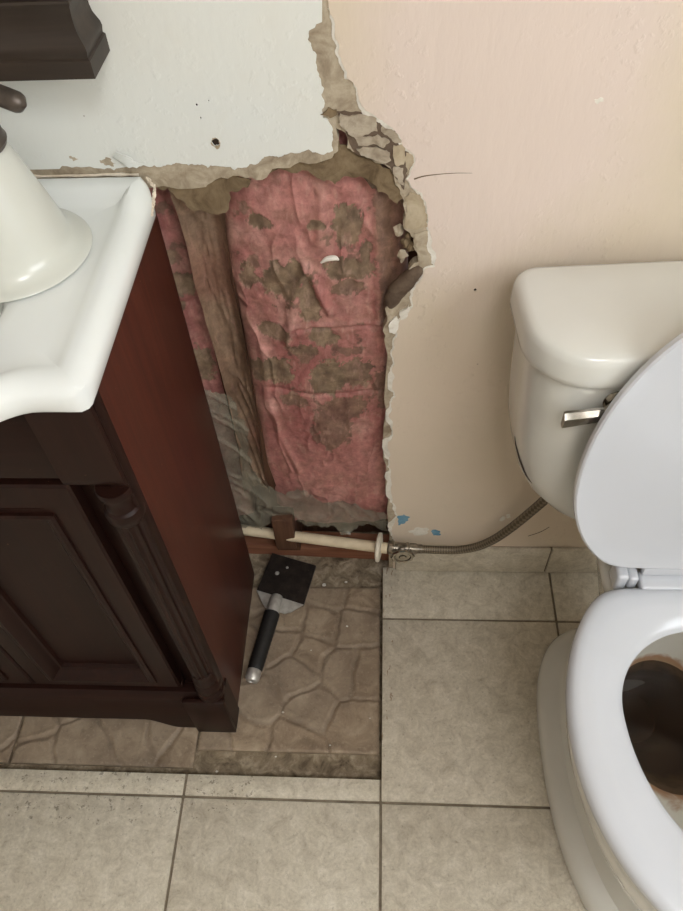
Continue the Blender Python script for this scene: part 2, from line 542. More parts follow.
def plate_xz(name, outline, y_front, y_back, mat, parent=None, holes=(), smooth=None, kind=None, tilt=None):
    """Extruded polygon standing in the x-z plane, possibly with holes."""
    loops = [list(outline)] + [list(h) for h in holes]
    tris = geometry.tessellate_polygon([[Vector((p[0], p[1], 0)) for p in lp] for lp in loops])
    flat = [p for lp in loops for p in lp]
    n = len(flat)
    V = [(p[0], y_front, p[1]) for p in flat] + [(p[0], y_back, p[1]) for p in flat]
    if tilt:
        cx = sum(p[0] for p in flat) / n; cz = sum(p[1] for p in flat) / n
        V = [(x, y + tilt[0] * (x - cx) + tilt[1] * (z - cz), z) for x, y, z in V]
    F = []
    for t in tris:
        F.append(tuple(t)); F.append(tuple(n + i for i in reversed(t)))
    s = 0
    for lp in loops:
        m = len(lp)
        for i in range(m):
            a, b = s + i, s + (i + 1) % m
            F.append((a, b, n + b, n + a))
        s += m
    return mk(name, V, F, mat, parent, smooth, kind=kind)

def set_tone(o, cols):
    at = o.data.color_attributes.new('tone', 'FLOAT_COLOR', 'POINT')
    arr = np.ones((len(o.data.vertices), 4), np.float32)
    arr[:, :3] = cols
    at.data.foreach_set('color', arr.ravel())

# ================================================================== THE ROOM
XL, XR, ZT, YF = -1.00, 1.02, 2.36, -2.0
FLOOR_Z, STONE_Z = -0.026, -0.016
TS = 0.33               # floor tile pitch
TY0 = -0.113            # first joint out from the wall

# floor: slab with the older mortar layer, cream tiles on top, an opened strip with the older brown tiles
fl = box('floor', XL, XR, YF, 0.12, -0.10, FLOOR_Z, 'mortar', bevel=0, kind='structure')
def relief_slab(name, x0, x1, y0, y1, z, amp, mat, parent, seed, sc=30.0, step=0.006):
    nx = max(2, int((x1 - x0) / step)); ny = max(2, int((y1 - y0) / step))
    X, Y = np.meshgrid(np.linspace(x0, x1, nx), np.linspace(y0, y1, ny))
    Z = z + amp * (fbm(X * sc + 7, Y * sc + 3, seed, 4) - 0.5) * 2
    V = np.stack([X.ravel(), Y.ravel(), Z.ravel()], 1)
    F = [(j * nx + i, j * nx + i + 1, (j + 1) * nx + i + 1, (j + 1) * nx + i) for j in range(ny - 1) for i in range(nx - 1)]
    return mk(name, V, F, mat, parent, 60)
relief_slab('mortar_layer', -0.90, -0.002, -0.405, 0.08, FLOOR_Z + 0.002, 0.0016, 'mortar', fl, 5)
# bedding under the cream tiles, its top is the joint level
box('grout_bed', 0.0005, XR, YF, -0.0005, FLOOR_Z, -0.003, 'grout', fl, bevel=0)
box('grout_bed', XL, 0.0005, YF, -0.4065, FLOOR_Z, -0.003, 'grout', fl, bevel=0)

G = 0.0022   # half joint
rt = random.Random(3)
def cream(x0, x1, y0, y1):
    if x1 - x0 < 0.012 or y1 - y0 < 0.012: return
    dz = rt.uniform(-0.0006, 0.0006)
    bm = bmesh.new()
    bm_box(bm, x0, x1, y0, y1, -0.0028 - 0.004, dz, 0.0013, 2)
    bm_mk('floor_tile', bm, 'tile', fl)
ys = [0.0, TY0, TY0 - TS, TY0 - 2 * TS, TY0 - 3 * TS, TY0 - 4 * TS, TY0 - 5 * TS, YF]
for a, b in zip(ys[:-1], ys[1:]):
    for k in range(-4, 4):
        x0, x1 = max(k * TS, XL), min((k + 1) * TS, XR)
        if x1 <= x0: continue
        top, bot = a, b
        if k < 0:
            if bot > -0.41: continue
            top = min(top, -0.4065)
        left = x0 + G if k != 0 or bot < -0.45 else x0 + 0.0012
        cream(left, x1 - G, bot + G, top - (G if top not in (0.0, -0.4065) else 0.0004))

# older brown flagstone-pattern tiles, each with its own moulded stones
def flag_tile(x0, x1, y0, y1, seeds, seed, tiltz=0.0):
    n = 150
    nx = n; ny = max(20, int(n * (y1 - y0) / (x1 - x0)))
    X, Y = np.meshgrid(np.linspace(x0, x1, nx), np.linspace(y0, y1, ny))
    wx = X + 0.024 * (fbm(X * 22, Y * 22, seed, 3) - 0.5)
    wy = Y + 0.024 * (fbm(X * 22 + 50, Y * 22 + 9, seed + 5, 3) - 0.5)
    D = np.stack([np.hypot(wx - sx, wy - sy) for sx, sy in seeds], 0)
    order = np.argsort(D, 0)
    d1 = np.take_along_axis(D, order[:1], 0)[0]; d2 = np.take_along_axis(D, order[1:2], 0)[0]
    e = (d2 - d1) / 2
    wv = 0.0035 + 0.0025 * fbm(X * 40, Y * 40, seed + 2, 2)
    groove = np.clip(1 - e / wv, 0, 1)
    lip = np.exp(-((e - wv * 1.5) / (wv * 0.7)) ** 2)
    cellr = np.array([random.Random(seed * 31 + i).random() for i in range(len(seeds))])[order[0]]
    Z = STONE_Z + 0.0014 * (fbm(X * 30, Y * 30, seed + 8, 4) - 0.5) * 2 - 0.0026 * groove ** 0.7 + 0.0009 * lip + 0.0008 * (cellr - 0.5)
    edge = np.minimum(np.minimum(X - x0, x1 - X), np.minimum(Y - y0, y1 - Y))
    Z -= 0.002 * np.clip(1 - edge / 0.003, 0, 1)
    V = np.stack([X.ravel(), Y.ravel(), Z.ravel()], 1).tolist()
    F = [(j * nx + i, j * nx + i + 1, (j + 1) * nx + i + 1, (j + 1) * nx + i) for j in range(ny - 1) for i in range(nx - 1)]
    base = len(V)
    rim = [j for j in range(nx)] + [j * nx + nx - 1 for j in range(1, ny)] + [(ny - 1) * nx + i for i in range(nx - 2, -1, -1)] + [j * nx for j in range(ny - 2, 0, -1)]
    for r in rim: V.append([V[r][0], V[r][1], FLOOR_Z - 0.001])
    for k in range(len(rim)):
        k2 = (k + 1) % len(rim)
        F.append((rim[k], base + k, base + k2, rim[k2]))
    o = mk('flagstone_tile', V, F, 'stone', fl, 50)
    cols = np.zeros((len(V), 3))
    cols[:nx * ny, 0] = cellr.ravel()
    cols[:nx * ny, 1] = (groove ** 0.8).ravel()
    set_tone(o, cols)
    return o
A_SEEDS = [(-0.1118, -0.0584), (-0.0321, -0.0593), (-0.1896, -0.1076), (-0.1186, -0.1126), (-0.0463, -0.1239), (-0.1887, -0.1617), (-0.1360, -0.1748), (-0.0756, -0.2129), (-0.0198, -0.2136), (-0.1646, -0.2225), (-0.2267, -0.2711), (-0.1307, -0.2817), (-0.1504, -0.3321), (-0.0484, -0.3155), (-0.2442, -0.3380), (-0.2922, -0.3531), (-0.2675, -0.1954), (-0.2252, -0.0469)]
flag_tile(-0.322, -0.004, -0.361, -0.038, A_SEEDS, 11)
rs = random.Random(8)
def scatter(x0, x1, y0, y1, n):
    pts = []
    while len(pts) < n:
        p = (rs.uniform(x0 - .02, x1 + .02), rs.uniform(y0 - .02, y1 + .02))
        if all(math.hypot(p[0] - q[0], p[1] - q[1]) > 0.055 for q in pts): pts.append(p)
    return pts
flag_tile(-0.650, -0.326, -0.392, -0.070, scatter(-0.65, -0.326, -0.392, -0.07, 17), 23)
flag_tile(-0.982, -0.655, -0.392, -0.070, scatter(-0.98, -0.655, -0.392, -0.07, 17), 37)

# ------------------------------------------------------------------ the back wall: board with a broken opening, two coats of paint
LB = [(-0.0554, 1.0234), (-0.0704, 1.0072), (-0.0668, 0.9993), (-0.0630, 0.9907), (-0.0632, 0.9802), (-0.0621, 0.9723), (-0.0575, 0.9602), (-0.0609, 0.9542), (-0.0587, 0.9412), (-0.0611, 0.9365), (-0.0549, 0.9257), (-0.0519, 0.9135), (-0.0519, 0.8932), (-0.0684, 0.8912), (-0.0880, 0.8917), (-0.1013, 0.8908), (-0.1159, 0.8882), (-0.1306, 0.8856), (-0.1447, 0.8799), (-0.1543, 0.8754), (-0.1625, 0.8731), (-0.1720, 0.8769), (-0.1840, 0.8790), (-0.2007, 0.8799), (-0.2173, 0.8815), (-0.2322, 0.8806), (-0.2462, 0.8785), (-0.2575, 0.8787), (-0.2708, 0.8802), (-0.2918, 0.8782), (-0.3203, 0.8788), (-0.3606, 0.8785)]
RB = [(-0.0481, 1.0346), (-0.0474, 1.0302), (-0.0433, 1.0187), (-0.0398, 1.0022), (-0.0383, 0.9858), (-0.0337, 0.9706), (-0.0259, 0.9629), (-0.0222, 0.9481), (-0.0153, 0.9365), (-0.0050, 0.9309), (0.0076, 0.9209), (0.0193, 0.9097), (0.0288, 0.8926), (0.0358, 0.8878), (0.0370, 0.8831), (0.0331, 0.8678), (0.0290, 0.8570), (0.0337, 0.8482), (0.0463, 0.8411), (0.0523, 0.8230), (0.0548, 0.8118), (0.0593, 0.7824), (0.0665, 0.7587), (0.0664, 0.7380), (0.0542, 0.7351), (0.0510, 0.7213), (0.0438, 0.7105), (0.0405, 0.6961), (0.0393, 0.6720), (0.0324, 0.6577), (0.0233, 0.6473), (0.0210, 0.6223), (0.0165, 0.5982), (0.0168, 0.5672), (0.0150, 0.5201), (0.0211, 0.5029), (0.0138, 0.4897), (0.0117, 0.4557), (0.0182, 0.4238), (0.0160, 0.4078), (0.0097, 0.3979), (0.0124, 0.3434), (0.0151, 0.2992), (0.0174, 0.2293), (0.0248, 0.2047), (0.0199, 0.1539), (0.0212, 0.1091)]
SB = [(-0.2643, 0.8516), (-0.1993, 0.8516), (-0.1874, 0.8601), (-0.1582, 0.8645), (-0.1340, 0.8590), (-0.1142, 0.8733), (-0.0891, 0.8799), (-0.0535, 0.8839), (-0.0465, 0.8919), (-0.0474, 0.9178), (-0.0422, 0.9155), (-0.0366, 0.8951), (-0.0249, 0.8868), (-0.0098, 0.8806), (0.0077, 0.8719), (0.0145, 0.8585), (0.0214, 0.8435), (0.0252, 0.8242), (0.0257, 0.7961), (0.0355, 0.7821), (0.0409, 0.7620), (0.0452, 0.7443), (0.0333, 0.7262), (0.0187, 0.7012), (0.0085, 0.6767), (0.0073, 0.6475), (0.0033, 0.6151), (0.0033, 0.4942), (0.0033, 0.3749), (0.0067, 0.2934), (0.0106, 0.1705), (0.0128, 0.0838)]
LB = rough_line(LB, 0.22, 3, 1)
RB = rough_line(RB, 0.15, 3, 2)
SB = rough_line(SB, 0.20, 2, 3)
HX = -0.55      # the opening goes on behind the vanity up to here
join = [(-0.045, ZT), (-0.047, 1.9), (-0.050, 1.5), (-0.046, 1.30), (-0.050, 1.16), (-0.051, 1.09)]
board_poly = [(XL, 0.0), (XL, ZT), (XR, ZT), (XR, 0.0), (SB[-1][0], 0.0)] + SB[::-1] + [(HX, SB[0][1] + 0.01), (HX, 0.0)]
wb = plate_xz('wall_back', board_poly, 0.0, 0.013, 'board', kind='structure')

def nail_hole(u, r, seed):
    rnd = random.Random(seed)
    return [(u[0] + r * rnd.uniform(.7, 1.2) * math.cos(a), u[1] + 1.2 * r * rnd.uniform(.7, 1.2) * math.sin(a)) for a in [2 * math.pi * i / 12 for i in range(12)]]
NH = [(-0.1781, 0.9063), (-0.1908, 0.9471), (-0.1893, 0.9332), (0.1189, 0.7016), (-0.1775, 0.9510)]
left_holes = [nail_hole(NH[0], 0.0042, 1), nail_hole(NH[1], 0.0014, 2), nail_hole(NH[2], 0.0011, 3), nail_hole(NH[4], 0.0009, 6)]
right_holes = [nail_hole(NH[3], 0.0022, 4)]
left_poly = [(XL, 0.0), (XL, ZT)] + join + LB + [(HX, LB[-1][1]), (HX, 0.0)]
plate_xz('white_paint_layer', left_poly, -0.0022, 0.0, 'paint_white', wb, holes=left_holes)
RBb = RB + [(RB[-1][0], 0.0)]
plate_xz('beige_paint_layer', [(XR, 0.0), (XR, ZT)] + join + RBb, -0.0022, 0.0, 'paint_beige', wb, holes=right_holes)
for h in left_holes + right_holes:
    cx = sum(p[0] for p in h) / 12; cz = sum(p[1] for p in h) / 12
    plate_xz('nail_hole', [(cx + (p[0] - cx) * 1.3, cz + (p[1] - cz) * 1.3) for p in h], -0.0004, 0.003, 'hole', wb)
rimh = [(NH[0][0] + (p[0] - NH[0][0]) * 1.35, NH[0][1] - 0.0008 + (p[1] - NH[0][1]) * 1.35) for p in nail_hole(NH[0], 0.0040, 9)]
plate_xz('hole_rim', rimh, -0.0027, -0.0018, 'tan', wb, holes=[left_holes[0]])
# crumbled white plaster rim standing out beyond the beige and white coats
def rim_strip(line, wfun, y0, y1, side, name):
    n = len(line)
    out = []
    for i, p in enumerate(line):
        a = line[max(0, i - 2)]; b = line[min(n - 1, i + 2)]
        dx, dz = b[0] - a[0], b[1] - a[1]
        L = math.hypot(dx, dz) or 1
        w = wfun(i / n, p)
        out.append((p[0] + side * dz / L * w, p[1] - side * dx / L * w))
    rings = []
    for p, q in zip(line, out):
        rings.append([(p[0], y0, p[1]), (q[0], y0 + 0.0006, q[1]), (q[0], y1, q[1]), (p[0], y1, p[1])])
    V, F = loft(rings)
    return mk(name, V, F, 'plaster_white', wb, 40)
def wR(t, p):
    nz = float(fbm(np.array(p[0] * 40), np.array(p[1] * 26), 4, 3))
    base = max(0.0004, (nz - 0.40) * 0.022)
    if p[1] < 0.66: base = base * 2.0 + 0.0016
    elif p[1] < 0.965: base += 0.0012
    if 0.97 < p[1] < 1.03: base += 0.0026
    return min(base, 0.0100)
rim_strip(RB, wR, -0.0017, 0.0004, 1, 'plaster_rim')
rim_strip(LB, lambda t, p: 0.0004 + max(0, float(fbm(np.array(p[0] * 120), np.array(p[1] * 120), 9, 3)) - 0.5) * 0.010, -0.0016, 0.0004, 1, 'plaster_rim')

# cracked and hanging pieces of plaster around the opening
def chunk(name, px, y0, th, mat, seed, tilt=(0, 0), amp=0.16):
    return plate_xz(name, rough_line([(sum(q[0] for q in px) / len(px) * .07 + p[0] * .93, sum(q[1] for q in px) / len(px) * .07 + p[1] * .93) for p in px], amp, 2, seed, True), y0, y0 + th, mat, wb, tilt=tilt)
plate_xz('crack_shade_backing', rough_line([(-0.0454, 0.9361), (-0.0299, 0.9347), (-0.0153, 0.9344), (-0.0029, 0.9303), (0.0086, 0.9209), (0.0192, 0.9108), (0.0269, 0.8994), (0.0347, 0.8878), (0.0350, 0.8797), (0.0289, 0.8607), (0.0259, 0.8434), (0.0167, 0.8585), (0.0099, 0.8731), (-0.0098, 0.8806), (-0.0271, 0.8880), (-0.0370, 0.9132)], 0.1, 2, 20, True), -0.0006, 0.0006, 'kraft_dark', wb)  # dark sheet added behind the chunks, stands in for shade in the cracks
chunk('plaster_chunk', [(-0.0434, 0.9350), (-0.0299, 0.9326), (-0.0154, 0.9328), (-0.0029, 0.9287), (-0.0019, 0.9135), (-0.0158, 0.9105), (-0.0307, 0.9092), (-0.0379, 0.9165), (-0.0450, 0.9243)], -0.0032, 0.008, 'chunk', 21, (0.06, 0.05))
chunk('plaster_chunk', [(-0.0297, 0.9075), (-0.0158, 0.9083), (-0.0030, 0.9107), (0.0076, 0.9055), (0.0108, 0.9020), (0.0033, 0.8954), (-0.0117, 0.8992), (-0.0257, 0.8983)], -0.0022, 0.008, 'chunk', 22, (-0.05, 0.08))
chunk('plaster_chunk', [(-0.0279, 0.8955), (-0.0128, 0.8969), (0.0023, 0.8937), (0.0109, 0.8895), (0.0121, 0.8801), (0.0055, 0.8767), (-0.0097, 0.8830), (-0.0227, 0.8879)], -0.0028, 0.008, 'chunk', 23, (0.05, 0.04))
chunk('plaster_chunk', [(-0.0008, 0.9281), (0.0076, 0.9209), (0.0171, 0.9119), (0.0247, 0.9017), (0.0130, 0.9014), (0.0087, 0.9066), (-0.0004, 0.9135)], -0.0014, 0.007, 'chunk', 24, (-0.06, 0.0))
chunk('plaster_chunk', [(0.0130, 0.8986), (0.0248, 0.8995), (0.0261, 0.8892), (0.0253, 0.8751), (0.0176, 0.8729), (0.0137, 0.8825)], -0.0026, 0.007, 'tan', 25, (0.05, 0.02))
chunk('plaster_chunk', [(0.0132, 0.8736), (0.0248, 0.8716), (0.0256, 0.8607), (0.0258, 0.8484), (0.0201, 0.8522), (0.0144, 0.8622)], -0.0012, 0.006, 'chunk', 26, (0.08, 0.0))
chunk('plaster_chunk', [(0.0271, 0.8897), (0.0353, 0.8878), (0.0360, 0.8808), (0.0309, 0.8679), (0.0272, 0.8607), (0.0269, 0.8763)], -0.0010, 0.006, 'tan', 27, (-0.05, 0.0))
chunk('plaster_chunk', [(0.0266, 0.8358), (0.0327, 0.8433), (0.0452, 0.8405), (0.0516, 0.8224), (0.0546, 0.8078), (0.0552, 0.7943), (0.0388, 0.7904), (0.0270, 0.7934)], -0.0018, 0.005, 'tan', 28, (-0.02, 0.02))
chunk('plaster_chunk', [(0.0389, 0.7883), (0.0553, 0.7922), (0.0596, 0.7761), (0.0648, 0.7558), (0.0650, 0.7410), (0.0528, 0.7382), (0.0451, 0.7458), (0.0420, 0.7664)], -0.0014, 0.005, 'board', 29, (0.03, 0.0))
chunk('plaster_chunk', [(-0.0542, 0.9289), (-0.0466, 0.9340), (-0.0451, 0.9222), (-0.0470, 0.9045), (-0.0433, 0.8907), (-0.0509, 0.8909), (-0.0510, 0.9102)], 0.001, 0.006, 'kraft', 30, (0.1, 0.0))
chunk('plaster_chunk', [(-0.0633, 0.9345), (-0.0545, 0.9411), (-0.0453, 0.9383), (-0.0445, 0.9340), (-0.0531, 0.9299)], -0.0030, 0.004, 'kraft', 31, (0.1, 0.1))
chunk('plaster_chunk', [(0.0230, 0.6664), (0.0358, 0.6797), (0.0374, 0.6696), (0.0337, 0.6577), (0.0246, 0.6526)], -0.0034, 0.005, 'plaster_white', 32)
chunk('plaster_chunk', [(0.0100, 0.6475), (0.0205, 0.6595), (0.0233, 0.6473), (0.0182, 0.6278), (0.0101, 0.6315)], -0.0030, 0.006, 'plaster_white', 33, (0.1, 0.05))
# lumps of broken board in the gap beside the insulation
def lump(c, r, mat, seed, parent=wb, name='board_lump', sq=(1, 1, 1)):
    bm = bmesh.new()
    bmesh.ops.create_icosphere(bm, subdivisions=2, radius=1.0)
    for v in bm.verts:
        k = 0.75 + 0.5 * mnoise.noise(v.co * 1.3 + Vector((seed * 3.1, seed, 0)))
        v.co = Vector((v.co.x * r * sq[0], v.co.y * r * sq[1], v.co.z * r * sq[2])) * k + Vector(c)
    return bm_mk(name, bm, mat, parent, 30)
for i, ((x, z), r) in enumerate(zip([(0.0213, 0.7837), (0.0288, 0.7680), (0.0362, 0.7621), (0.0255, 0.7490), (0.0321, 0.7779), (0.0408, 0.7307)], (.008, .007, .008, .009, .006, .008))):
    lump((x, 0.008, z), r, 'kraft' if i % 3 else 'board', i + 1, sq=(1, .8, 1.3))
# rolled-back strip of torn brown paper
rp = [Vector((x, y, z)) for (x, z), y in zip([(0.0493, 0.7367), (0.0409, 0.7261), (0.0287, 0.7090), (0.0188, 0.6931), (0.0125, 0.6749), (0.0112, 0.6613)], (0.0, 0.001, 0.003, 0.005, 0.008, 0.012))]
V, F = tube(spline(rp, 24), lambda t: 0.0118 * max(0.02, math.sin(math.pi * min(1, t * 0.97 + 0.015))) ** 0.45, 16)
V = [(x + 0.0012 * mnoise.noise(Vector((x, y, z)) * 120), y, z + 0.0012 * mnoise.noise(Vector((z, x, y)) * 120)) for x, y, z in V]
mk('paper_roll', V, F, 'kraft_dark', wb, 50)
# hanging torn flaps at the top of the opening
def flap(px, y0, seed, curl, mat='kraft'):
    poly = rough_line(px, 0.25, 2, seed, True)
    o = plate_xz('torn_paper_flap', poly, y0, y0 + 0.0012, mat, wb, tilt=curl)
    return o
flap([(-0.1983, 0.8541), (-0.1818, 0.8626), (-0.1672, 0.8684), (-0.1473, 0.8569), (-0.1617, 0.8446), (-0.1749, 0.8422), (-0.1825, 0.8174), (-0.1946, 0.8163), (-0.2177, 0.8208), (-0.2324, 0.8356), (-0.2444, 0.8500), (-0.2644, 0.8542), (-0.2020, 0.8530)], 0.002, 41, (0.02, 0.10))
flap([(-0.1337, 0.8554), (-0.1135, 0.8733), (-0.0979, 0.8837), (-0.0688, 0.8890), (-0.0510, 0.8932), (-0.0378, 0.8952), (-0.0230, 0.8821), (-0.0033, 0.8782), (0.0122, 0.8671), (0.0237, 0.8460), (0.0262, 0.8345), (0.0195, 0.8243), (0.0090, 0.8323), (-0.0035, 0.8402), (-0.0236, 0.8593), (-0.0415, 0.8597), (-0.0521, 0.8500), (-0.0688, 0.8565), (-0.0816, 0.8666), (-0.1063, 0.8671)], 0.0035, 42, (-0.02, 0.06))
flap([(-0.0099, 0.8772), (0.0133, 0.8647), (0.0261, 0.8371), (0.0242, 0.8190), (0.0171, 0.8321), (0.0033, 0.8401), (-0.0104, 0.8416), (-0.0214, 0.8581)], 0.0075, 43, (0.06, 0.0), 'kraft_dark')
# scraps of blue and white paint by the pipe, other small marks
for i, (px, m) in enumerate([([(0.0269, 0.1838), (0.0394, 0.1937), (0.0504, 0.1842), (0.0418, 0.1643), (0.0291, 0.1574)], 'blue'), ([(0.0480, 0.1374), (0.0660, 0.1513), (0.0866, 0.1449), (0.0854, 0.1312), (0.0595, 0.1238)], 'plaster_white'),
                             ([(0.0906, 0.1382), (0.1072, 0.1384), (0.1097, 0.1282), (0.0950, 0.1245)], 'blue'), ([(0.2127, 0.1801), (0.2168, 0.1899), (0.2212, 0.1835), (0.2174, 0.1704)], 'plaster_white'), ([(0.2218, 0.1932), (0.2284, 0.1965), (0.2314, 0.1869), (0.2248, 0.1836)], 'plaster_white'), ([(0.2155, 0.9432), (0.2210, 0.9451), (0.2249, 0.9409), (0.2196, 0.9380)], 'plaster_white')]):
    plate_xz('paint_scrap', rough_line(px, 0.3, 2, 50 + i, True), -0.0030, -0.0018, m, wb)
# hairline crack running from the broken corner
ck = [Vector((x, -0.0022, z)) for x, z in [(0.0367, 0.8581), (0.0477, 0.8615), (0.0652, 0.8635), (0.0827, 0.8644), (0.1003, 0.8640)]]
V, F = tube(spline(ck, 20), lambda t: 0.0007 * (1 - t) + 0.0002, 6)
mk('hairline_crack', V, F, 'kraft', wb)
ck = [Vector((x, -0.0022, z)) for x, z in [(0.2709, 0.1242), (0.2907, 0.1383), (0.3042, 0.1553)]]
V, F = tube(spline(ck, 8), 0.0006, 6)
mk('hairline_crack', V, F, 'hole', wb)
# curled flake of white paint and stained plaster above the sink top
def flake(px, seed):
    P = px
    cx = sum(p[0] for p in P) / len(P); cz = sum(p[1] for p in P) / len(P)
    poly = rough_line(P, 0.25, 2, seed, True)
    rings = []
    n = len(poly)
    V = [(cx, -0.010, cz)] + [(x, -0.0030 - 0.006 * max(0, 1 - abs(x - cx) / 0.02) - 0.25 * max(0, (z - cz)), z) for x, z in poly] + [(cx, -0.0085, cz)] + [(x, -0.0016 - 0.006 * max(0, 1 - abs(x - cx) / 0.02) - 0.25 * max(0, (z - cz)), z) for x, z in poly]
    F = [(0, 1 + i, 1 + (i + 1) % n) for i in range(n)] + [(n + 1, n + 2 + (i + 1) % n, n + 2 + i) for i in range(n)] + [(1 + i, n + 2 + i, n + 2 + (i + 1) % n, 1 + (i + 1) % n) for i in range(n)]
    return mk('paint_flake', V, F, 'paint_white', wb, 40)
flake([(-0.2957, 0.8927), (-0.2878, 0.9007), (-0.2795, 0.8982), (-0.2731, 0.8886), (-0.2612, 0.8824), (-0.2708, 0.8802), (-0.2850, 0.8865)], 61)
for i, px in enumerate([[(-0.3448, 0.8914), (-0.3387, 0.8924), (-0.3350, 0.8900), (-0.3414, 0.8877)], [(-0.3117, 0.8883), (-0.3039, 0.8917), (-0.2978, 0.8892), (-0.2947, 0.8843), (-0.3021, 0.8821), (-0.3082, 0.8846)]]):
    plate_xz('plaster_stain', rough_line(px, 0.4, 3, 70 + i, True), -0.0026, -0.0020, 'board', wb)

# tiled skirting along the right part of the wall
bb = box('baseboard_back', 0.026, XR, -0.0055, -0.0022, 0.0, 0.0865, 'grout', bevel=0, kind='structure')
box('skirting_tile', 0.027, 0.3185, -0.0095, -0.0030, 0.001, 0.087, 'tile', bb, bevel=0.0015)
box('skirting_tile', 0.3215, 0.6505, -0.0095, -0.0030, 0.001, 0.089, 'tile', bb, bevel=0.0015)
box('skirting_tile', 0.6535, XR, -0.0095, -0.0030, 0.001, 0.088, 'tile', bb, bevel=0.0015)

# remaining room shell: closed behind the camera so that the light bounces as in a small bathroom
box('wall_left', XL - 0.10, XL, YF - 0.1, 0.0, 0.0, ZT, 'room_paint', bevel=0, kind='structure')
box('wall_front', XL, XR, YF - 0.10, YF, 0.0, ZT, 'room_paint', bevel=0, kind='structure')
box('ceiling', XL, XR, YF - 0.1, 0.12, ZT, ZT + 0.08, 'ceiling', bevel=0, kind='structure')
WY0, WY1, WZ0, WZ1 = -1.48, -0.62, 0.98, 1.82
bm = bmesh.new()
bm_box(bm, XR, XR + 0.12, YF - 0.1, WY0, 0.0, ZT); bm_box(bm, XR, XR + 0.12, WY1, 0.12, 0.0, ZT)
bm_box(bm, XR, XR + 0.12, WY0, WY1, 0.0, WZ0); bm_box(bm, XR, XR + 0.12, WY0, WY1, WZ1, ZT)
bm_mk('wall_right', bm, 'room_paint', kind='structure')
bm = bmesh.new()
for a in ((WY0, WY0 + 0.04, WZ0, WZ1), (WY1 - 0.04, WY1, WZ0, WZ1), (WY0 + .04, WY1 - .04, WZ0, WZ0 + 0.04), (WY0 + .04, WY1 - .04, WZ1 - 0.04, WZ1)):
    bm_box(bm, XR + 0.04, XR + 0.08, *a)
win = bm_mk('window_1', bm, 'white_trim', kind='structure')
box('mullion', XR + 0.05, XR + 0.07, (WY0 + WY1) / 2 - 0.012, (WY0 + WY1) / 2 + 0.012, WZ0 + .04, WZ1 - .04, 'white_trim', win, bevel=0.002)
def glass():
    t = NT('window_glass')
    t.color((0.95, 0.97, 1, 1)); t.set(rough=0.02)
    t.b.inputs['Alpha'].default_value = 0.15
    return t.m
MAT['glass'] = glass()
box('pane', XR + 0.058, XR + 0.062, WY0 + .04, WY1 - .04, WZ0 + .04, WZ1 - .04, 'glass', win, bevel=0)

# ceiling lamp: a flush panel with its own light
lamp = tag(empty('ceiling_lamp', (LAMP_X, LAMP_Y, ZT)), 'flat rectangular white ceiling lamp with glowing diffuser panel', 'lamp')
bm = bmesh.new()
LX, LY = LAMP_X, LAMP_Y
hx, hy = 0.30, 0.30
for a in ((LX - hx - .02, LX + hx + .02, LY - hy - .02, LY - hy), (LX - hx - .02, LX + hx + .02, LY + hy, LY + hy + .02), (LX - hx - .02, LX - hx, LY - hy, LY + hy), (LX + hx, LX + hx + .02, LY - hy, LY + hy)):
    bm_box(bm, a[0], a[1], a[2], a[3], ZT - 0.035, ZT - 0.0005)
bm_mk('lamp_frame', bm, 'white_trim', lamp)
t = NT('lit_diffuser')
t.color((1, 1, 1, 1))
t.b.inputs['Emission Color'].default_value = (0.985, 0.99, 1.0, 1)
t.b.inputs['Emission Strength'].default_value = LAMP_STRENGTH
MAT['diffuser'] = t.m
box('lamp_diffuser', LX - hx, LX + hx, LY - hy, LY + hy, ZT - 0.028, ZT - 0.012, 'diffuser', lamp, bevel=0.003)

# ================================================================== INSIDE THE OPENED WALL
box('sheathing', HX - 0.02, 0.10, 0.100, 0.110, FLOOR_Z, 0.98, 'wood_stud', wb, bevel=0)
def skew_box(x0, x1, yl, yr, dy, z0, z1):
    """box whose front runs from yl at x0 to yr at x1"""
    V = [(x0, yl, z0), (x1, yr, z0), (x1, yr + dy, z0), (x0, yl + dy, z0), (x0, yl, z1), (x1, yr, z1), (x1, yr + dy, z1), (x0, yl + dy, z1)]
    return V, [(0, 3, 2, 1), (4, 5, 6, 7), (0, 1, 5, 4), (1, 2, 6, 5), (2, 3, 7, 6), (3, 0, 4, 7)]
V, F = skew_box(HX, 0.03, 0.053, 0.030, 0.04, FLOOR_Z, 0.010)
tag(mk('sill_plate', V, F, 'wood_sill', None, None), 'reddish raw wooden sill plate along the bottom of the opened wall', 'beam')
V = []
for z, xc, w in ((0.011, -0.190, 0.046), (0.3, -0.222, 0.046), (0.6, -0.222, 0.046), (0.97, -0.214, 0.046)):
    V += [(xc - w / 2, 0.030, z), (xc + w / 2, 0.030, z), (xc + w / 2, 0.095, z), (xc - w / 2, 0.095, z)]
st_rings = [V[i:i + 4] for i in range(0, 16, 4)]
V, F = loft(st_rings)
tag(mk('wall_stud', V, F, 'wood_stud', None, None), 'dusty brown wooden stud between the two pink insulation batts', 'stud')
tag(box('wood_block', -0.205, -0.166, -0.006, 0.029, 0.074, 0.172, 'wood_stud', bevel=0.002), 'short dark brown wood block straddling the cream pipe', 'wood block')

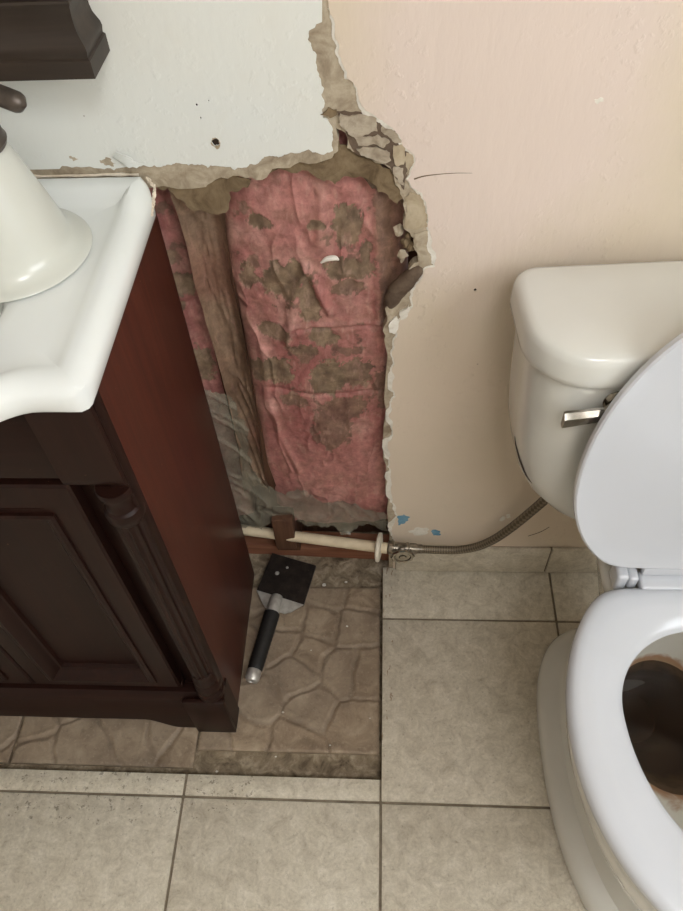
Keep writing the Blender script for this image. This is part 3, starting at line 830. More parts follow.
PW = [(-0.1499, 0.7912, 0.0148, 0.0111, 1.0000), (-0.0406, 0.7865, 0.0195, 0.0274, 1.0000), (-0.0783, 0.7891, 0.0098, 0.0070, 1.0000), (-0.1291, 0.6976, 0.0265, 0.0287, 1.0000), (-0.1106, 0.7191, 0.0130, 0.0140, 1.0000), (-0.0962, 0.6697, 0.0121, 0.0396, 0.9500), (-0.0412, 0.7203, 0.0322, 0.0155, 1.0000), (-0.0199, 0.7470, 0.0075, 0.0163, 1.0000), (-0.0421, 0.6941, 0.0197, 0.0129, 0.8000), (-0.0828, 0.6051, 0.0170, 0.0149, 1.0000), (-0.1503, 0.6113, 0.0213, 0.0148, 0.9000), (-0.1149, 0.5785, 0.0203, 0.0116, 0.9000), (-0.1766, 0.7056, 0.0106, 0.0207, 0.9000), (-0.2688, 0.6920, 0.0189, 0.0180, 1.0000), (-0.2673, 0.5452, 0.0166, 0.0323, 1.0000), (-0.2766, 0.6561, 0.0083, 0.0053, 0.9000), (-0.1624, 0.5321, 0.0330, 0.0247, 1.0000), (-0.0805, 0.5233, 0.0240, 0.0330, 1.0000), (-0.0398, 0.5316, 0.0252, 0.0286, 0.9000), (-0.0787, 0.4166, 0.0322, 0.0473, 0.6200), (-0.1380, 0.4731, 0.0203, 0.0135, 0.7000), (-0.0547, 0.4547, 0.0344, 0.0228, 0.7000), (-0.1141, 0.5706, 0.0146, 0.0195, 0.7000), (-0.2729, 0.7340, 0.0078, 0.0108, 0.9000), (0.0044, 0.7927, 0.0084, 0.0401, 0.5500), (0.0085, 0.6786, 0.0093, 0.0635, 0.5000)]
def ridge(X, Z, pts, w):
    d = np.full(X.shape, 1e9)
    for (ax, az), (bx, bz) in zip(pts[:-1], pts[1:]):
        vx, vz = bx - ax, bz - az
        t = np.clip(((X - ax) * vx + (Z - az) * vz) / (vx * vx + vz * vz), 0, 1)
        d = np.minimum(d, np.hypot(X - ax - t * vx, Z - az - t * vz))
    return np.exp(-(d / w) ** 2)
RIDGES = [([(-0.0967, 0.7274), (-0.1069, 0.6989), (-0.1193, 0.6656), (-0.1278, 0.6212), (-0.1335, 0.5930)], 0.006, 0.008), ([(-0.0945, 0.7227), (-0.0838, 0.6904), (-0.0703, 0.6476)], 0.006, 0.007),
          ([(-0.1334, 0.6212), (-0.0995, 0.6246), (-0.0507, 0.6260), (-0.0023, 0.6327)], 0.004, 0.006), ([(-0.0060, 0.8412), (-0.0041, 0.7738), (-0.0021, 0.6811), (-0.0050, 0.6328)], 0.007, 0.008),
          ([(-0.2528, 0.8199), (-0.2457, 0.7850), (-0.2417, 0.7169), (-0.2367, 0.6128)], 0.006, 0.008), ([(-0.1733, 0.5738), (-0.1775, 0.4673), (-0.1660, 0.3696), (-0.1432, 0.2876)], 0.006, 0.006),
          ([(-0.0736, 0.8375), (-0.0703, 0.8164), (-0.0789, 0.7605)], 0.005, 0.004), ([(-0.1942, 0.6664), (-0.1820, 0.6558), (-0.1660, 0.6730)], 0.004, 0.004)]
CREASES = [([(-0.1280, 0.6193), (-0.0720, 0.6188), (0.0004, 0.6255)], 0.004, 0.006), ([(-0.1711, 0.4943), (-0.0949, 0.4853), (0.0001, 0.4895)], 0.004, 0.005), ([(-0.2943, 0.6675), (-0.2682, 0.6603), (-0.2393, 0.6669)], 0.004, 0.005)]
def batt(name, lfun, rfun, label, seed, nx, nz, y0, bul):
    U, Z = np.meshgrid(np.linspace(0, 1, nx), np.linspace(0.135, 0.93, nz))
    L = np.interp(Z, [p[1] for p in lfun], [p[0] for p in lfun]); R_ = np.interp(Z, [p[1] for p in rfun], [p[0] for p in rfun])
    X = L + (R_ - L) * U
    H = bul * (np.clip(np.sin(np.pi * np.clip(U, 0, 1)), 0, 1) ** 0.55)
    H = H + 0.010 * (fbm(X * 13, Z * 8, seed, 3) - 0.5) + 0.0022 * (fbm(X * 60, Z * 45, seed + 1, 4) - 0.5)
    rd = 1 - np.abs(fbm(X * 26 + 3, Z * 11, seed + 2, 3) - 0.5) * 2
    H += 0.0030 * rd ** 6
    for pts, w, a in RIDGES: H += 0.7 * a * ridge(X, Z, pts, w)
    for pts, w, a in CREASES: H -= 0.6 * a * ridge(X, Z, pts, w)
    # torn brown-grey residue
    pm = np.zeros(X.shape)
    wob = fbm(X * 80, Z * 70, seed + 4, 5, 0.7) - 0.5
    wx_ = 0.012 * (fbm(X * 45, Z * 45, seed + 40, 4) - 0.5); wz_ = 0.014 * (fbm(X * 45, Z * 45, seed + 44, 4) - 0.5)
    for px, pz, rx, rz, a in PW:
        d = np.sqrt(((X + wx_ - px) / rx) ** 2 + ((Z + wz_ - pz) / rz) ** 2) + wob * 1.25 + (fbm(X * 210, Z * 190, seed + 60, 3, 0.7) - 0.5) * 0.55
        pm = np.maximum(pm, a * np.clip((1.12 - d) / 0.07, 0, 1))
    tear = np.clip((fbm(X * 30 + 9, Z * 26, seed + 6, 5, 0.65) - 0.66) / 0.05, 0, 1) * 0.6
    pm = np.maximum(pm, tear * (Z > 0.45))
    H -= 0.0012 * pm
    rimg = np.clip(1 - np.abs(pm - 0.5) * 2.2, 0, 1)
    H += 0.0009 * rimg * (pm < 0.99)
    Y = y0 - H
    f1 = fbm(X * 30, Z * 22, seed + 11, 5)[..., None]; f2 = fbm(X * 9, Z * 7, seed + 12, 3)[..., None]
    c1 = np.array(srgb(184, 128, 122)[:3]); c2 = np.array(srgb(160, 102, 98)[:3]); c3 = np.array(srgb(204, 158, 148)[:3])
    C = c2 + (c1 - c2) * np.clip(f2 * 2 - 0.5, 0, 1)
    C = C + (c3 - C) * np.clip((f1 - 0.5) * 2.4, 0, 1)
    p1 = np.array(srgb(112, 94, 78)[:3]); p2 = np.array(srgb(148, 128, 106)[:3])
    PC = p1 + (p2 - p1) * np.clip((fbm(X * 55, Z * 55, seed + 13, 4)[..., None] - 0.3) * 2.5, 0, 1)
    C = C + (PC - C) * pm[..., None]
    C = C * (1 - 0.35 * (rimg * (pm > 0.05))[..., None])
    dz_ = np.clip((fbm(X * 48, Z * 40, seed + 21, 5, 0.7) - 0.47) * 5, 0, 1) * 0.30
    C = C + (np.array(srgb(140, 112, 92)[:3]) - C) * dz_[..., None]
    sp_ = np.clip((fbm(X * 150, Z * 60, seed + 27, 3, 0.6) - 0.62) * 9, 0, 1) * 0.18
    C = C + (np.array(srgb(214, 180, 166)[:3]) - C) * sp_[..., None]
    # dust-browned margins next to the stud and the broken edge
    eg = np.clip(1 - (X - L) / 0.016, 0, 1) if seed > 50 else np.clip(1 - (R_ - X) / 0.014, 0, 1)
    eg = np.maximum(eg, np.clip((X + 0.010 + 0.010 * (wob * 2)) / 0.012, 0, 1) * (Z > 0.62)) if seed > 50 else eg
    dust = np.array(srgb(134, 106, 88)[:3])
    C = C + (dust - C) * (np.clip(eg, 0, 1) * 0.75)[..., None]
    V = np.stack([X.ravel(), Y.ravel(), Z.ravel()], 1).tolist()
    F = [(j * nx + i, j * nx + i + 1, (j + 1) * nx + i + 1, (j + 1) * nx + i) for j in range(nz - 1) for i in range(nx - 1)]
    # thickness: sides and back of the batt
    rim = list(range(nx)) + [j * nx + nx - 1 for j in range(1, nz)] + [(nz - 1) * nx + i for i in range(nx - 2, -1, -1)] + [j * nx for j in range(nz - 2, 0, -1)]
    base = len(V)
    for r in rim: V.append([V[r][0], 0.094, V[r][2]])
    for k in range(len(rim)):
        k2 = (k + 1) % len(rim)
        F.append((rim[k], base + k, base + k2, rim[k2]))
    F.append(tuple(base + k for k in range(len(rim))))
    o = mk(name, V, F, 'pink', None, 70)
    cols = np.tile(np.array(srgb(170, 96, 92)[:3]), (len(V), 1))
    cols[:nx * nz] = C.reshape(-1, 3)
    set_tone(o, cols)
    tag(o, label, 'insulation', 'pink insulation batts in the opened wall')
    return o
SL = [(-0.2452, 0.1912), (-0.2324, 0.3657), (-0.2304, 0.4641), (-0.2321, 0.5491), (-0.2350, 0.6556), (-0.2367, 0.7113), (-0.2358, 0.7682), (-0.2367, 0.8067), (-0.2374, 0.8376), (-0.2398, 0.8694)]
SR = [(-0.2022, 0.1589), (-0.2074, 0.2832), (-0.2020, 0.4165), (-0.1992, 0.5281), (-0.1976, 0.6374), (-0.2001, 0.7156), (-0.1959, 0.7720), (-0.1936, 0.8004), (-0.1921, 0.8301), (-0.1900, 0.8621)]
SL = [(SL[0][0], 0.0)] + SL + [(SL[-1][0], 1.0)]
SR = [(SR[0][0], 0.0)] + SR + [(SR[-1][0], 1.0)]
batt('insulation_batt', [(HX + 0.01, 0), (HX + 0.01, 1)], SL, 'narrow strip of pink insulation next to the vanity, left of the stud', 31, 170, 420, 0.040, 0.020)
batt('insulation_batt', SR, [(0.034, 0), (0.034, 1)], 'wide pink insulation batt with brown torn patches filling the wall opening', 71, 230, 440, 0.040, 0.022)
# dusty plastic skin stretched over the stud between the batts
nx, nz = 44, 240
U, Z = np.meshgrid(np.linspace(-0.16, 1.16, nx), np.linspace(0.24, 0.90, nz))
L = np.interp(Z, [p[1] for p in SL], [p[0] for p in SL]); R_ = np.interp(Z, [p[1] for p in SR], [p[0] for p in SR])
X = L + (R_ - L) * U
Y = 0.0285 - 0.007 * (fbm(X * 60, Z * 14, 91, 4) - 0.3) - 0.007 * (np.abs(U - 0.5) * 2) ** 3 - 0.004 * (1 - np.abs(fbm(X * 50, Z * 9, 98, 3) - 0.5) * 2) ** 6
Y -= 0.004 * np.clip(1 - np.abs(((U * 0.9 + Z * 5.0) % 0.35) - 0.1) * 8, 0, 1) * (Z < 0.50)
V = np.stack([X.ravel(), Y.ravel(), Z.ravel()], 1)
F = [(j * nx + i, j * nx + i + 1, (j + 1) * nx + i + 1, (j + 1) * nx + i) for j in range(nz - 1) for i in range(nx - 1)]
skin = mk('dusty_facing_strip', V, F, 'pink', None, 60)
sk = np.clip(fbm(X * 40, Z * 14, 92, 4) * 2 - 0.5, 0, 1)[..., None]
sc_ = np.array(srgb(104, 82, 66)[:3]) + (np.array(srgb(150, 126, 106)[:3]) - np.array(srgb(104, 82, 66)[:3])) * sk
rose = np.clip((fbm(X * 20, Z * 10, 95, 3) - 0.5) * 5, 0, 1)[..., None] * 0.22
sc_ = sc_ + (np.array(srgb(158, 98, 88)[:3]) - sc_) * rose
set_tone(skin, sc_.reshape(-1, 3))
tag(skin, 'wrinkled brown dusty strip of facing stretched over the stud', 'wall facing')

# cloudy plastic vapour sheet along the bottom of the opening
PP = [(-0.3435, 0.5427), (-0.2868, 0.5256), (-0.2662, 0.5060), (-0.2432, 0.4972), (-0.2248, 0.4769), (-0.2154, 0.4348), (-0.2178, 0.3721), (-0.2232, 0.3097), (-0.2103, 0.2753), (-0.1882, 0.2517), (-0.1716, 0.2397), (-0.1456, 0.2491), (-0.1155, 0.2218), (-0.0762, 0.2129), (-0.0368, 0.1943), (-0.0077, 0.1883), (0.0105, 0.1788), (0.0108, 0.1181), (-0.0268, 0.1416), (-0.0576, 0.1204), (-0.0773, 0.1060), (-0.0914, 0.1303), (-0.1173, 0.1402), (-0.1442, 0.1363), (-0.1616, 0.1531), (-0.1930, 0.1424), (-0.2296, 0.1245), (-0.2722, 0.1238), (-0.4423, 0.1453)]
PPj = rough_line(PP, 0.30, 3, 77, True)
def inside(px, pz, poly):
    r = np.zeros(px.shape, bool)
    n = len(poly)
    for i in range(n):
        (ax, az), (bx, bz) = poly[i], poly[(i + 1) % n]
        if az == bz: continue
        c = ((az > pz) != (bz > pz)) & (px < (bx - ax) * (pz - az) / (bz - az) + ax)
        r ^= c
    return r
x0, x1 = min(p[0] for p in PPj), max(p[0] for p in PPj); z0, z1 = min(p[1] for p in PPj), max(p[1] for p in PPj)
nx, nz = int((x1 - x0) / 0.0018), int((z1 - z0) / 0.0018)
X, Z = np.meshgrid(np.linspace(x0, x1, nx), np.linspace(z0, z1, nz))
rd = 1 - np.abs(fbm(X * 16, Z * 9 + X * 6, 101, 3, 0.4) - 0.5) * 2
rd2 = 1 - np.abs(fbm((X + Z) * 22, (X - Z) * 9, 104, 2) - 0.5) * 2
Y = 0.012 - 0.007 * rd ** 6 - 0.005 * rd2 ** 8 - 0.003 * (fbm(X * 30, Z * 30, 103, 2) - 0.5)
Y -= 0.006 * np.exp(-((X + 0.20) / 0.035) ** 2) * np.exp(-((Z - 0.22) / 0.05) ** 2)
ins = inside((X[:-1, :-1] + X[1:, 1:]) / 2, (Z[:-1, :-1] + Z[1:, 1:]) / 2, PPj)
used = {}
V = []; F = []
def vid(j, i):
    k = j * nx + i
    if k not in used:
        used[k] = len(V); V.append((X[j, i], Y[j, i], Z[j, i]))
    return used[k]
for j in range(nz - 1):
    for i in range(nx - 1):
        if ins[j, i]: F.append((vid(j, i), vid(j, i + 1), vid(j + 1, i + 1), vid(j + 1, i)))
pl = mk('plastic_sheet', V, F, 'plastic', None, 60)
tag(pl, 'crumpled cloudy grey plastic sheet hanging at the bottom of the opening', 'plastic sheet')

# a curled white scrap stuck to the insulation
sc = [(-0.0759, 0.7385), (-0.0680, 0.7444), (-0.0579, 0.7458), (-0.0530, 0.7427)]
V, F = tube(spline([Vector((x, 0.008, z)) for x, z in sc], 12), lambda t: 0.0035 * math.sin(math.pi * (0.1 + 0.8 * t)), 8)
tag(mk('paper_scrap', V, F, 'plaster_white'), 'tiny curled white paper scrap on the pink insulation', 'scrap')

# ------------------------------------------------------------------ water pipe, flange, stop valve, hose
def pipe_line(x):
    t = (x + 0.006) / (-0.26 + 0.006)
    return Vector((x, -0.022 + (0.016 + 0.022) * t, 0.111 + (0.106 - 0.111) * t))
V, F = tube([pipe_line(x) for x in np.linspace(-0.42, 0.010, 16)], 0.0105, 20)
tag(mk('water_pipe', V, F, 'pipe'), 'cream plastic water pipe running along the bottom of the opened wall', 'pipe')
fl_ax = (pipe_line(0.0) - pipe_line(-0.1)).normalized()
V, F = lathe([(0.0108, -0.001), (0.022, -0.001), (0.0275, 0.001), (0.0285, 0.004), (0.0275, 0.007), (0.020, 0.0085), (0.013, 0.0095), (0.0108, 0.0095)], pipe_line(-0.010), fl_ax, 36)
tag(mk('pipe_flange', V, F, 'flange'), 'round cream plastic escutcheon disc around the pipe end', 'flange')
vc = Vector((0.030, -0.0235, 0.1115))
valve = tag(empty('stop_valve', (vc.x, vc.y, vc.z - 0.012)), 'corroded chrome stop valve with oval handle at the wall by the skirting', 'valve')
V, F = lathe([(0.0108, -0.018), (0.013, -0.018), (0.0135, -0.016), (0.0135, -0.008), (0.011, -0.007), (0.0105, 0.014), (0.012, 0.015), (0.012, 0.019), (0.0085, 0.020), (0.008, 0.026)], vc, (1, -0.05, 0.0), 24)
mk('valve_body', V, F, 'valve', valve)
V, F = lathe([(0.0124, 0), (0.0135, 0.001), (0.0135, 0.008), (0.0124, 0.009)], vc + Vector((-0.019, 0.001, 0)), (1, -0.05, 0), 6)
mk('compression_nut', V, F, 'valve', valve, 20)
sax = Vector((0.05, -0.86, 0.42)).normalized()
V, F = lathe([(0.0085, 0.004), (0.0085, 0.014), (0.0065, 0.015), (0.0055, 0.026)], vc + Vector((0.006, 0, 0)), sax, 18)
mk('valve_stem', V, F, 'valve', valve)
hc = vc + Vector((0.006, 0, 0)) + sax * 0.026
u = Vector((1, 0.06, 0)).normalized(); w = sax.cross(u).normalized()
rings = []
for r, h in ((0.30, -0.001), (0.92, -0.001), (1.0, 0.0015), (1.0, 0.004), (0.92, 0.006), (0.72, 0.006), (0.64, 0.0045), (0.34, 0.0045), (0.26, 0.007), (0.05, 0.007)):
    ring = []
    for i in range(40):
        a = 2 * math.pi * i / 40
        k = 1.0 + (0.05 * math.cos(10 * a) if r > 0.9 else 0)
        ring.append(hc + u * math.cos(a) * 0.0215 * r * k + w * math.sin(a) * 0.0125 * r * k + sax * h)
    rings.append(ring)
V, F = loft(rings)
mk('valve_handle', V, F, 'chrome', valve)
hose = tag(empty('supply_hose', (0.07, -0.025, 0.10)), 'braided grey supply hose curving from the stop valve to the toilet tank', 'hose')
hp = [Vector(p) for p in ((0.054, -0.0248, 0.1115), (0.075, -0.0255, 0.1115), (0.105, -0.027, 0.112), (0.140, -0.029, 0.116), (0.172, -0.032, 0.132), (0.198, -0.036, 0.162), (0.222, -0.045, 0.215), (0.245, -0.060, 0.29), (0.262, -0.075, 0.36), (0.270, -0.082, 0.415))]
path = spline(hp, 70)
V, F = tube(path, 0.0078, 14)
ho = mk('braided_hose', V, F, 'hose', hose)
uvl = ho.data.uv_layers.new(name='UVMap')
for lp in ho.data.loops:
    vi = lp.vertex_index
    uvl.data[lp.index].uv = ((vi % 14) / 14.0, (vi // 14) / 70.0)
V, F = lathe([(0.0082, 0), (0.0105, 0.001), (0.0105, 0.013), (0.0088, 0.016), (0.0088, 0.024), (0.0082, 0.025)], Vector((0.050, -0.0246, 0.1115)), (1, -0.03, 0), 18)
mk('hose_nut', V, F, 'valve', hose)
V, F = lathe([(0.0082, 0), (0.013, 0.001), (0.014, 0.012), (0.013, 0.022)], path[-3], (0.1, -0.06, 1), 20)
mk('coupling_nut', V, F, 'flange', hose)

# ------------------------------------------------------------------ the scraper on the floor
scr = tag(empty('floor_scraper', (-0.20, -0.06, STONE_Z)), 'black bladed scraper with black rubber handle lying on the brown tiles', 'scraper')
TLc, TRc, BRc, BLc = Vector((-0.2275, 0.033, 0)), Vector((-0.1345, 0.0045, 0)), Vector((-0.1535, -0.0845, 0)), Vector((-0.2500, -0.0540, 0))
zb, zt_ = -0.0085, -0.0050
V = [c + Vector((0, 0, zb)) for c in (TLc, TRc, BRc, BLc)] + [c + Vector((0, 0, zt_)) for c in (TLc, TRc, BRc, BLc)]
F = [(0, 3, 2, 1), (4, 5, 6, 7), (0, 1, 5, 4), (1, 2, 6, 5), (2, 3, 7, 6), (3, 0, 4, 7)]
bl = mk('blade', V, F, 'blade', scr, None)
md = bl.modifiers.new('bevel', 'BEVEL'); md.width = 0.0006; md.segments = 1
for (px, r) in (((-0.2125, -0.0145), 0.0044), ((-0.1930, -0.0015), 0.0028)):
    V, F = lathe([(r, 0), (r * .85, 0.0012), (r * .45, 0.0018), (0.0003, 0.002)], (px[0], px[1], zt_), (0, 0, 1), 18)
    mk('rivet', V, F, 'steel', scr)
# folded steel collar sloping from the blade up to the handle
e0, e1 = BLc + (BRc - BLc) * 0.0, BRc
C1, C2 = Vector((-0.2265, -0.089, 0)), Vector((-0.191, -0.1015, 0))
C1, C2 = Vector((-0.2290, -0.0905, 0)), Vector((-0.1900, -0.1035, 0))
outl = [(e0, zt_ + 0.0014), (e0 + (e1 - e0) * .3, zt_ + 0.0018), (e0 + (e1 - e0) * .7, zt_ + 0.0018), (e1, zt_ + 0.0014), (C2 + Vector((0.012, .004, 0)), -0.0065), (C2, -0.0055), (C1, -0.0055), (C1 + Vector((-0.006, .008, 0)), -0.0065)]
V = [p + Vector((0, 0, h)) for p, h in outl] + [p + Vector((0, 0, h - 0.0022)) for p, h in outl]
n = len(outl)
F = [tuple(range(n)), tuple(range(2 * n - 1, n - 1, -1))] + [(i, n + i, n + (i + 1) % n, (i + 1) % n) for i in range(n)]
mk('steel_collar', V, F, 'steel', scr, 30)
hs, he = Vector((-0.2065, -0.0740, 0.0040)), Vector((-0.2385, -0.2430, -0.0012))
ax = (he - hs).normalized(); Lh = (he - hs).length
V, F = lathe([(0.0100, -0.004), (0.0118, 0), (0.0128, 0.004), (0.0128, 0.032)], hs, ax, 24)
mk('ferrule', V, F, 'steel', scr)
prof = [(0.0120, 0.031), (0.0152, 0.034), (0.0155, 0.038)]
for k in range(26):
    h = 0.040 + k * (Lh - 0.026 - 0.040) / 25
    prof.append((0.0152 - 0.0012 * k / 25 + (0.0004 if k % 2 else -0.0002), h))
prof += [(0.0122, Lh - 0.022)]
V, F = lathe(prof, hs, ax, 24)
mk('rubber_grip', V, F, 'rubber', scr)
V, F = lathe([(0.0120, Lh - 0.023), (0.0136, Lh - 0.021), (0.0136, Lh - 0.006), (0.0110, Lh - 0.001), (0.0060, Lh), (0.0055, Lh - 0.002), (0.0010, Lh - 0.002)], hs, ax, 24)
mk('end_cap', V, F, 'steel', scr)

# crumbs of plaster on the floor
rc = random.Random(5)
crumbs = [(-0.1171, -0.0305), (-0.0731, -0.0230), (-0.0675, -0.1232), (-0.1340, -0.1736), (-0.1768, -0.2926), (-0.0203, -0.2996), (-0.0893, -0.3484), (-0.2838, -0.3956), (-0.1841, -0.3679), (-0.2717, -0.3039), (-0.3399, -0.1574)]
sizes = [.0045, .0030, .0026, .0016, .0024, .0014, .0018, .0026, .0018, .0016, .0014]
where = ['in the mortar gap right of the scraper blade, largest of its kind', 'in the mortar gap near the pipe flange', 'on the brown tile, upper right of its middle', 'on the brown tile right of the scraper handle', 'on the brown tile in front of the vanity corner', 'near the right edge of the brown tile', 'near the front edge of the brown tile', 'in the front mortar strip by the tile joint', 'in the front mortar strip below the brown tile', 'beside the front foot of the vanity', 'beside the vanity below the scraper handle']
for (x, y), r, wh in zip(crumbs, sizes, where):
    o = lump((x, y, (FLOOR_Z + 0.002 if (y > -0.036 or y < -0.364) else STONE_Z) + r * .55), r, 'debris', rc.randint(1, 99), None, 'plaster_crumb', (1.2, 0.9, 0.7))
    tag(o, 'pale plaster crumb ' + wh, 'crumb', 'plaster crumbs on the floor')

# ================================================================== VANITY
VX0, VX1, VYF, VYB = -0.880, -0.260, -0.308, -0.012
VT = 0.833
VB = STONE_Z + 0.0012
van = tag(empty('vanity_cabinet', ((VX0 + VX1) / 2, (VYF + VYB) / 2, VB)), 'dark mahogany vanity cabinet with panelled doors and fluted corner columns', 'cabinet')
# sides
for sx, nm in ((VX1, 1), (VX0, -1)):
    a, b = sorted((sx, sx - nm * 0.016))
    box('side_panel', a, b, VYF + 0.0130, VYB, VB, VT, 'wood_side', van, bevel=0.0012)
box('back_panel', VX0 + 0.016, VX1 - 0.016, VYB - 0.006, VYB, 0.10, VT, 'wood_front', van, bevel=0)
box('bottom_panel', VX0 + 0.016, VX1 - 0.016, VYF + 0.01, VYB - 0.006, 0.115, 0.13, 'wood_front', van, bevel=0)
# thin edge strip on the front edge of each side
for nm, xs in ((1, VX1), (-1, VX0)):
    a, b = sorted((xs - nm * 0.020, xs + nm * 0.0015))
    box('edge_strip', a, b, VYF - 0.006, VYF + 0.0125, 0.128, VT, 'wood_front', van, bevel=0.0012)
# frieze
box('frieze', -0.815, -0.325, VYF - 0.004, VYF + 0.016, 0.712, VT, 'wood_rail', van, bevel=0.0015)
box('lower_rail', -0.815, -0.325, VYF + 0.002, VYF + 0.018, 0.128, 0.142, 'wood_rail', van, bevel=0.0015)
# corner blocks with a rounded lower end
for nm in (1, -1):
    xa, xb = (-0.3245, -0.2600) if nm == 1 else (-0.8800, -0.8155)
    prof = [(VYF + 0.015, VT), (VYF - 0.013, VT), (VYF - 0.013, 0.722)]
    for k in range(1, 9):
        a = k / 8 * math.pi / 2
        prof.append((VYF - 0.013 + 0.024 * (1 - math.cos(a)), 0.722 - 0.024 * math.sin(a)))
    prof += [(VYF + 0.015, 0.698)]
    rings = [[(x, y, z) for y, z in prof] for x in (xa, xa + 0.002, xb - 0.002, xb)]
    V, F = loft(rings)
    mk('corner_block', V, F, 'wood_front', van, 30)
    # column: capital, fluted shaft, base on the plinth
    cx = (-0.2790 if nm == 1 else -0.8610)
    cy = VYF - 0.0010
    col = empty('corner_column', (cx, cy, 0.128)); col.parent = van; col.location = Vector((cx, cy, 0.128)) - wloc(van)
    V, F = lathe([(0.0150, 0.0), (0.0225, 0.0), (0.0228, 0.014), (0.0190, 0.020), (0.0205, 0.028), (0.0215, 0.036), (0.0198, 0.045), (0.0175, 0.050), (0.0200, 0.058), (0.0200, 0.066), (0.0180, 0.073), (0.0178, 0.084), (0.0160, 0.086)], (cx, cy, 0.128), (0, 0, 1), 40)
    mk('column_base', V, F, 'wood_front', col, 30)
    hs_ = [(0.0176, 0.060 + 0.47 * k / 30) for k in range(31)]
    V, F = lathe(hs_, (cx, cy, 0.128), (0, 0, 1), 96, flute=12, flute_d=0.0028, zr=(0.068, 0.52))
    mk('column_shaft', V, F, 'wood_front', col, 50)
    V, F = lathe([(0.0170, 0.512), (0.0188, 0.515), (0.0212, 0.520), (0.0218, 0.528), (0.0205, 0.535), (0.0175, 0.538), (0.0165, 0.545), (0.0172, 0.556), (0.0195, 0.562), (0.0205, 0.568), (0.019, 0.572)], (cx, cy, 0.128), (0, 0, 1), 40)
    mk('column_capital', V, F, 'wood_front', col, 30)
for a, b in ((-0.3290, -0.2765), (-0.8635, -0.8110)):
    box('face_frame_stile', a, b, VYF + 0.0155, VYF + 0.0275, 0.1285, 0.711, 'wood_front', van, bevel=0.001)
# plinth with bracket feet and arched apron
def apron(x):
    d = min(x - VX0, VX1 - x)
    if d < 0.098: return VB
    t = min(1, (d - 0.098) / 0.055)
    return VB + 0.036 * (t * t * (3 - 2 * t))
xs = np.linspace(VX0 - 0.003, VX1 + 0.003, 81)
rings = []
for x in xs:
    zb_ = apron(min(max(x, VX0), VX1))
    rings.append([(x, VYF - 0.016, zb_), (x, VYF - 0.016, 0.112), (x, VYF - 0.013, 0.120), (x, VYF - 0.005, 0.1275), (x, VYF + 0.02, 0.1275), (x, VYF + 0.02, zb_)])
V, F = loft(rings)
mk('plinth', V, F, 'wood_rail', van, 30)
for a, b in ((-0.3255, VX1 + 0.003), (VX0 - 0.003, -0.8145)):
    box('plinth_block', a, b, VYF - 0.0235, VYF - 0.0155, VB + 0.0005, 0.127, 'wood_front', van, bevel=0.0015)

def frame_ring(x0, x1, z0, z1, prof):
    """prof: (inset, y) swept round a rectangle with mitred corners, open ring closed on itself"""
    rings = []
    for (ix, y) in prof:
        rings.append([(x0 + ix, y, z0 + ix), (x1 - ix, y, z0 + ix), (x1 - ix, y, z1 - ix), (x0 + ix, y, z1 - ix)])
    n = 4
    V = []; F = []
    for r in rings: V += r
    m = len(rings)
    for k in range(m):
        k2 = (k + 1) % m
        for i in range(4):
            j = (i + 1) % 4
            F.append((k * n + i, k * n + j, k2 * n + j, k2 * n + i))
    return V, F
def door(x0, x1):
    z0, z1 = 0.1445, 0.6985
    yd = VYF - 0.0045
    V, F = frame_ring(x0, x1, z0, z1, [(0.0, yd + 0.019), (0.0, yd + 0.003), (0.003, yd), (0.0335, yd), (0.0335, yd + 0.019)])
    d = mk('door', V, F, 'wood_front', van, 30)
    V, F = frame_ring(x0 + 0.0330, x1 - 0.0330, z0 + 0.0240, z1 - 0.0500 + 0.0, [(0.0, yd + 0.001), (0.0, yd - 0.0035), (0.004, yd - 0.0055), (0.008, yd - 0.0055), (0.012, yd - 0.002), (0.017, yd + 0.006), (0.021, yd + 0.010), (0.024, yd + 0.011), (0.0265, yd + 0.019), (0.0, yd + 0.019)])
    mk('door_moulding', V, F, 'wood_front', d, 25)
    V, F = frame_ring(x0 + 0.032, x1 - 0.032, z1 - 0.0515, z1 - 0.0325, [(0.0, yd + 0.001), (0.0, yd + 0.014), (0.009, yd + 0.014), (0.009, yd + 0.001)])
    mk('top_rail', V, F, 'wood_rail', d, None)
    box('door_panel', x0 + 0.055, x1 - 0.055, yd + 0.0170, yd + 0.022, z0 + 0.045, z1 - 0.070, 'wood_front', d, bevel=0)
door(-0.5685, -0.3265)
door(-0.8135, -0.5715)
V, F = lathe([(0.006, 0), (0.006, 0.010), (0.013, 0.016), (0.014, 0.021), (0.009, 0.026), (0.001, 0.027)], (-0.597, VYF - 0.0045, 0.60), (0, -1, 0), 20)

